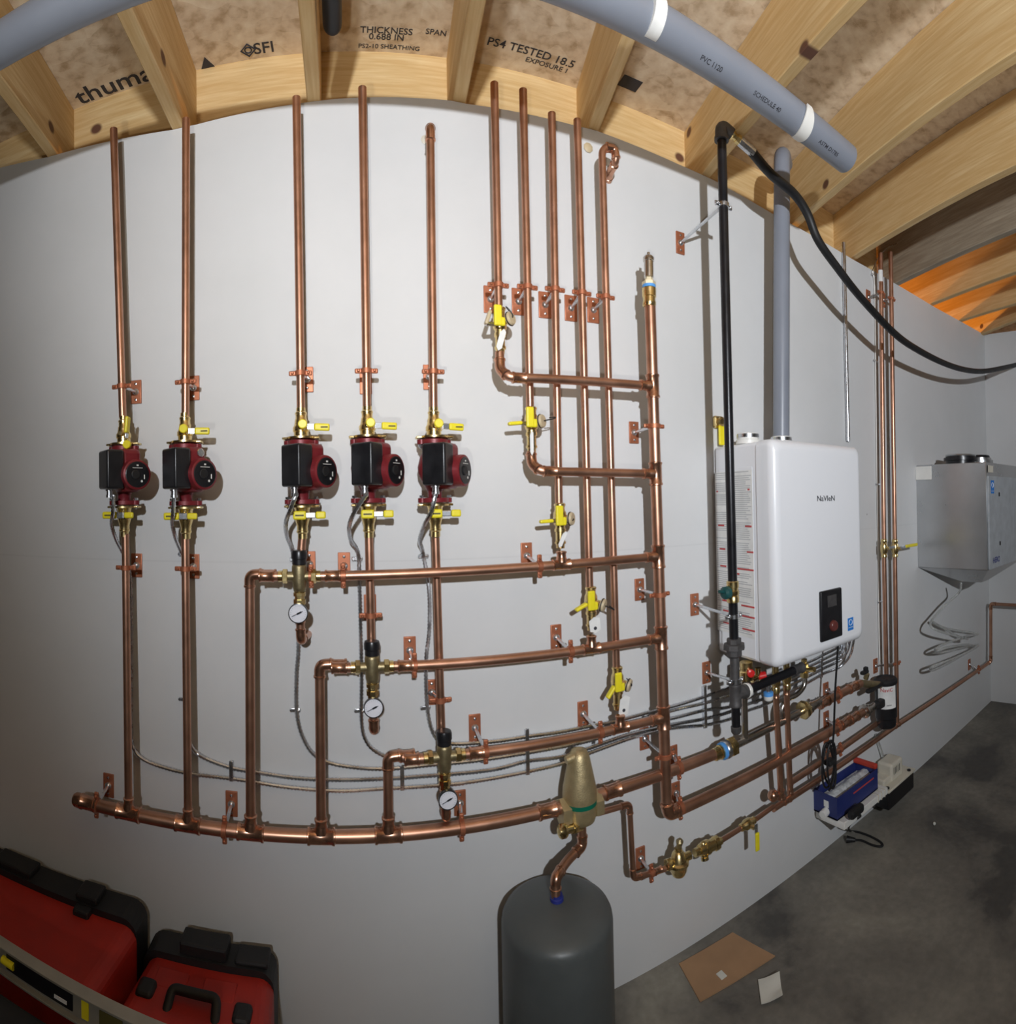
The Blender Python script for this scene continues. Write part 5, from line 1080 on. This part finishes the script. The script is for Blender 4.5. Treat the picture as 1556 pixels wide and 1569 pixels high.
# ---------------------------------------------------------------- things lying on the floor
def sheet_on_floor(name, px, zt, mat, label, cat, curl=0.0):
    p3 = [PZ(x, y, 0.001) for x, y in px]; m = MB().prism([p for p in p3], (0, 0, zt))
    return tag(m.build(name, mat), label, cat)
sheet_on_floor('cardboard_sheet', [(1040, 1478), (1122, 1430), (1187, 1466), (1072, 1536)], 0.004, 'card', 'brown cardboard sheet lying on the floor by the wall', 'cardboard')
pp = [PZ(x, y, 0.002) for x, y in ((1161, 1503), (1194, 1498), (1199, 1535), (1166, 1541))]
m = MB(); vs = []; nn = 8
for i in range(nn + 1):
    for j in range(nn + 1):
        u, v_ = i / nn, j / nn; q = (pp[0] * (1 - u) + pp[1] * u) * (1 - v_) + (pp[3] * (1 - u) + pp[2] * u) * v_
        vs.append(q + UP * (0.004 + 0.010 * u * u + 0.006 * math.sin(6 * v_ + 2 * u) * u))
fs = [(i * (nn + 1) + j, i * (nn + 1) + j + 1, (i + 1) * (nn + 1) + j + 1, (i + 1) * (nn + 1) + j) for i in range(nn) for j in range(nn)]
n0 = len(vs); vs2 = [v + UP * 0.0012 for v in vs]; rim_ = []
m.add(vs + vs2, fs + [tuple(reversed([k + n0 for k in f])) for f in fs]); tag(m.build('paper_sheet', 'paper'), 'small curled white paper on the floor beside the cardboard', 'paper')
tag(MB().box(PZ(1172, 1493, 0.008) if False else PZ(1105, 1494, 0.006), (0.022, 0.028, 0.002)).build('paper_scrap', 'paper'), 'tiny white paper scrap lying on the cardboard', 'scrap')
tag(MB().ball(PZ(1431, 1262, 0.006), 0.007, 10, 8).build('plastic_pellet', 'paper'), 'tiny white pellet alone on the bare concrete floor', 'pellet')
# ---------------------------------------------------------------- tool cases
def case(x1, wid, hgt, dep, y_back, label, knobs, fr_=0.28, tp=0.10, ins=0.035):
    o = Vector((x1, y_back, 0)); t = thing('tool_case', label, 'tool case', (x1 - wid / 2, y_back - dep / 2, 0), 'tool cases')
    def shell(y0, y1, w, h, r, mat, nm, taper=0.0):
        pts = []
        for (cx, cz, a0) in ((x1 - r, h - r, 0), (x1 - w + r, h - r, 90), (x1 - w + r, r, 180), (x1 - r, r, 270)):
            for k in range(6):
                a = math.radians(a0 + 18 * k); pts.append((cx + r * math.cos(a), cz + r * math.sin(a)))
        off = (x1 - w / 2, h / 2)
        A_ = [Vector((x, y0, z)) for x, z in pts]; B_ = [Vector((off[0] + (x - off[0]) * (1 - taper), y1, off[1] + (z - off[1]) * (1 - taper))) for x, z in pts]
        n = len(pts); m = MB().add(A_ + B_, [(i, (i + 1) % n, n + (i + 1) % n, n + i) for i in range(n)] + [tuple(reversed(range(n))), tuple(range(n, 2 * n))], False)
        return m
    m = shell(y_back, y_back - dep * fr_, wid, hgt, 0.045, 'blackcase', 'rear_shell')
    for kx, kw, kh in knobs: m.box((x1 - kx, y_back - dep * fr_ / 2, hgt + kh / 2 - 0.004), (kw, dep * fr_ * 0.8, kh), 0.006)
    m.build('rear_shell', 'blackcase', t)
    f = shell(y_back - dep * fr_, y_back - dep, wid - ins, hgt - 0.018, 0.04, 'redcase', 'front_shell', tp)
    for v in f.v: v.x -= 0.0
    fo = f.build('front_shell', 'redcase', t)
    return t, o
t, _ = case(-0.568, 0.66, 0.385, 0.30, -0.03, 'large red and black tool case standing on edge at the far left', [(0.16, 0.07, 0.022), (0.42, 0.14, 0.022)])
MB().box((-0.568 - 0.16, -0.125, 0.372), (0.05, 0.03, 0.022), 0.006).build('latch', 'blackcase', t)
t, _ = case(-0.198, 0.355, 0.318, 0.30, -0.03, 'smaller red and black tool case with handle on top, right of the large one', [(0.19, 0.13, 0.036), (0.06, 0.09, 0.016)], 0.25, -0.10, 0.012)
hA, hB = PZ(264, 1513, 0.33), PZ(332, 1530, 0.33); yh = (hA.y + hB.y) / 2; hA.y = hB.y = yh
MB().tube(rounded([hA + Vector((-0.004, -0.045, -0.03)), hA, hB, hB + Vector((0.004, -0.045, -0.03))], 0.014), 0.0115, 10, flat=0.8).build('handle', 'blackcase', t)
for q_ in ((224, 1517), (371, 1558)):
    q = PZ(q_[0], q_[1], 0.305); MB().box(q, (0.046, 0.055, 0.030), 0.012, None, 3).build('latch', 'blackcase', t)
for sx_ in (-0.255, -0.13): MB().box((-0.198 + sx_, -0.165, 0.301), (0.085, 0.06, 0.012), 0.004).build('raised_panel', 'redcase', t)
# ---------------------------------------------------------------- tote and spirit level in the near left corner
t = thing('storage_tote', 'dark storage tote in the bottom left corner under the spirit level', 'tote', (-0.62, -0.78, 0))
MB().prism([Vector((-0.95, -0.58, 0)), Vector((-0.36, -0.60, 0)), Vector((-0.36, -1.1, 0)), Vector((-0.95, -1.1, 0))], (0, 0, 0.475), 0.015).build('body', 'tote', t)
MB().prism([Vector((-0.965, -0.565, 0.475)), Vector((-0.345, -0.585, 0.475)), Vector((-0.345, -1.115, 0.475)), Vector((-0.965, -1.115, 0.475))], (0, 0, 0.03), 0.008).build('lid', 'blackcase', t)
zb = 0.506; ly = -0.598
LA, LB = PZ(0, 1432, zb + 0.058), PZ(240, 1562, zb + 0.058); LA.z = LB.z = zb
d = (LB - LA).normalized(); nx = Vector((d.y, -d.x, 0))
if nx.y > 0: nx = -nx
LA += nx * 0.025; LB += nx * 0.025
S, E_ = LA - d * 0.25, LB + d * 0.06; mid = (S + E_) / 2; Ln = (E_ - S).length
t = thing('spirit_level', 'long aluminium box spirit level with a black and yellow label', 'spirit level', mid)
ax3 = (d, nx, UP); hgt_ = 0.058
MB().box(mid - nx * 0.012 + UP * 0.0025, (Ln, 0.026, 0.005), 0.001, ax3).box(mid - nx * 0.012 + UP * (hgt_ - 0.0025), (Ln, 0.026, 0.005), 0.001, ax3).box(mid - nx * 0.012 + UP * hgt_ / 2, (Ln, 0.006, hgt_ - 0.006), 0, ax3).build('frame', 'alu', t)
c = PZ(60, 1512, zb + hgt_ / 2)
def on_lvl(px, py, z): 
    q = PZ(px, py, z); k = (q - S).dot(d); return S + d * k + UP * (z - S.z)
cz = zb + hgt_ / 2
q = on_lvl(55, 1508, cz); lbp = MB().box(q - nx * 0.008, (0.17, 0.003, 0.034), 0.001, ax3).build('label', 'black', t)
q2 = on_lvl(130, 1548, cz); MB().box(q2 - nx * 0.0078, (0.016, 0.004, 0.036), 0.001, ax3).build('yellow_band', 'yellow', t)
q3 = on_lvl(92, 1532, cz - 0.006); MB().box(q3 - nx * 0.0060, (0.030, 0.001, 0.007), 0, ax3).build('white_text', 'tag', lbp)
q4 = on_lvl(170, 1568, cz); MB().box(q4 - nx * 0.0078, (0.05, 0.003, 0.032), 0.001, ax3).build('gold_label', 'yellowdk', t)
q5 = on_lvl(6, 1482, cz); MB().tube([q5 - nx * 0.006 - d * 0.016, q5 - nx * 0.006 + d * 0.016], 0.008, 12).build('vial', 'yellow', t)
# ---------------------------------------------------------------- ceiling bits
e = PZ(509, 36, ZT + 0.06)
tag(MB().tube([Vector((e.x, e.y, e.z)), Vector((e.x + 0.004, e.y - 1.6, e.z))], 0.024, 18).ball(e, 0.024, 18, 10).build('black_pipe_end', 'rubber'), 'rounded end of a black pipe between the joists at the top', 'pipe')
def osb_text(s, size, px, py, ang, nm_='stencil', mat='print', sx=1.0):
    q = PZ(px, py, ZO - 0.0008); x = Vector((math.cos(ang), math.sin(ang), 0)); y = Vector((math.sin(ang), -math.cos(ang), 0))
    m = MB(); put_text(m, s, size, q, x, y, sx); o = m.build(nm_, mat); o.parent = ceil; o.location = o.location - ceil.location; return o
osb_text('THICKNESS', 0.030, 592, 47, 0.0); osb_text('0.688 IN', 0.030, 592, 57, 0.0); osb_text('SFI', 0.055, 404, 74, 0.0)
osb_text('PS2-10 SHEATHING', 0.022, 596, 72, 0.0); osb_text('SPAN', 0.026, 668, 50, 0.0)
osb_text('PS4 TESTED 18.5', 0.040, 815, 80, 0.0); osb_text('EXPOSURE 1', 0.026, 838, 100, 0.0)
osb_text('thuman', 0.095, 186, 126, 0.0, sx=1.15)
q = PZ(380, 77, ZO - 0.001); m = MB().torus(q, UP, 0.022, 0.0025, 4, 6).torus(q, UP, 0.010, 0.002, 16, 6); o = m.build('stencil_logo', 'print'); o.parent = ceil; o.location = o.location - ceil.location
q = PZ(318, 103, ZO - 0.001); m = MB().prism([q + Vector((-0.03, 0.02, 0)), q + Vector((0.0, -0.04, 0)), q + Vector((0.035, 0.025, 0))], (0, 0, -0.0006)); o = m.build('stencil_triangle', 'print'); o.parent = ceil; o.location = o.location - ceil.location
q = PZ(965, 128, ZO - 0.001); m = MB().box(q, (0.07, 0.05, 0.0008)); o = m.build('stencil_block', 'print'); o.parent = ceil; o.location = o.location - ceil.location
def adopt(child, parent):
    c, p = bpy.data.objects[child], bpy.data.objects[parent] if isinstance(parent, str) else parent
    c.parent = p; c.location = c.location - p.location
    for k in ('category', 'group'):
        if k in c: del c[k]
adopt('primer_smear', 'plastic_pipe')
adopt('pipe_sticker', next(o for o in bpy.data.objects if o.get('label', '').startswith('upper half of the left pipe')))
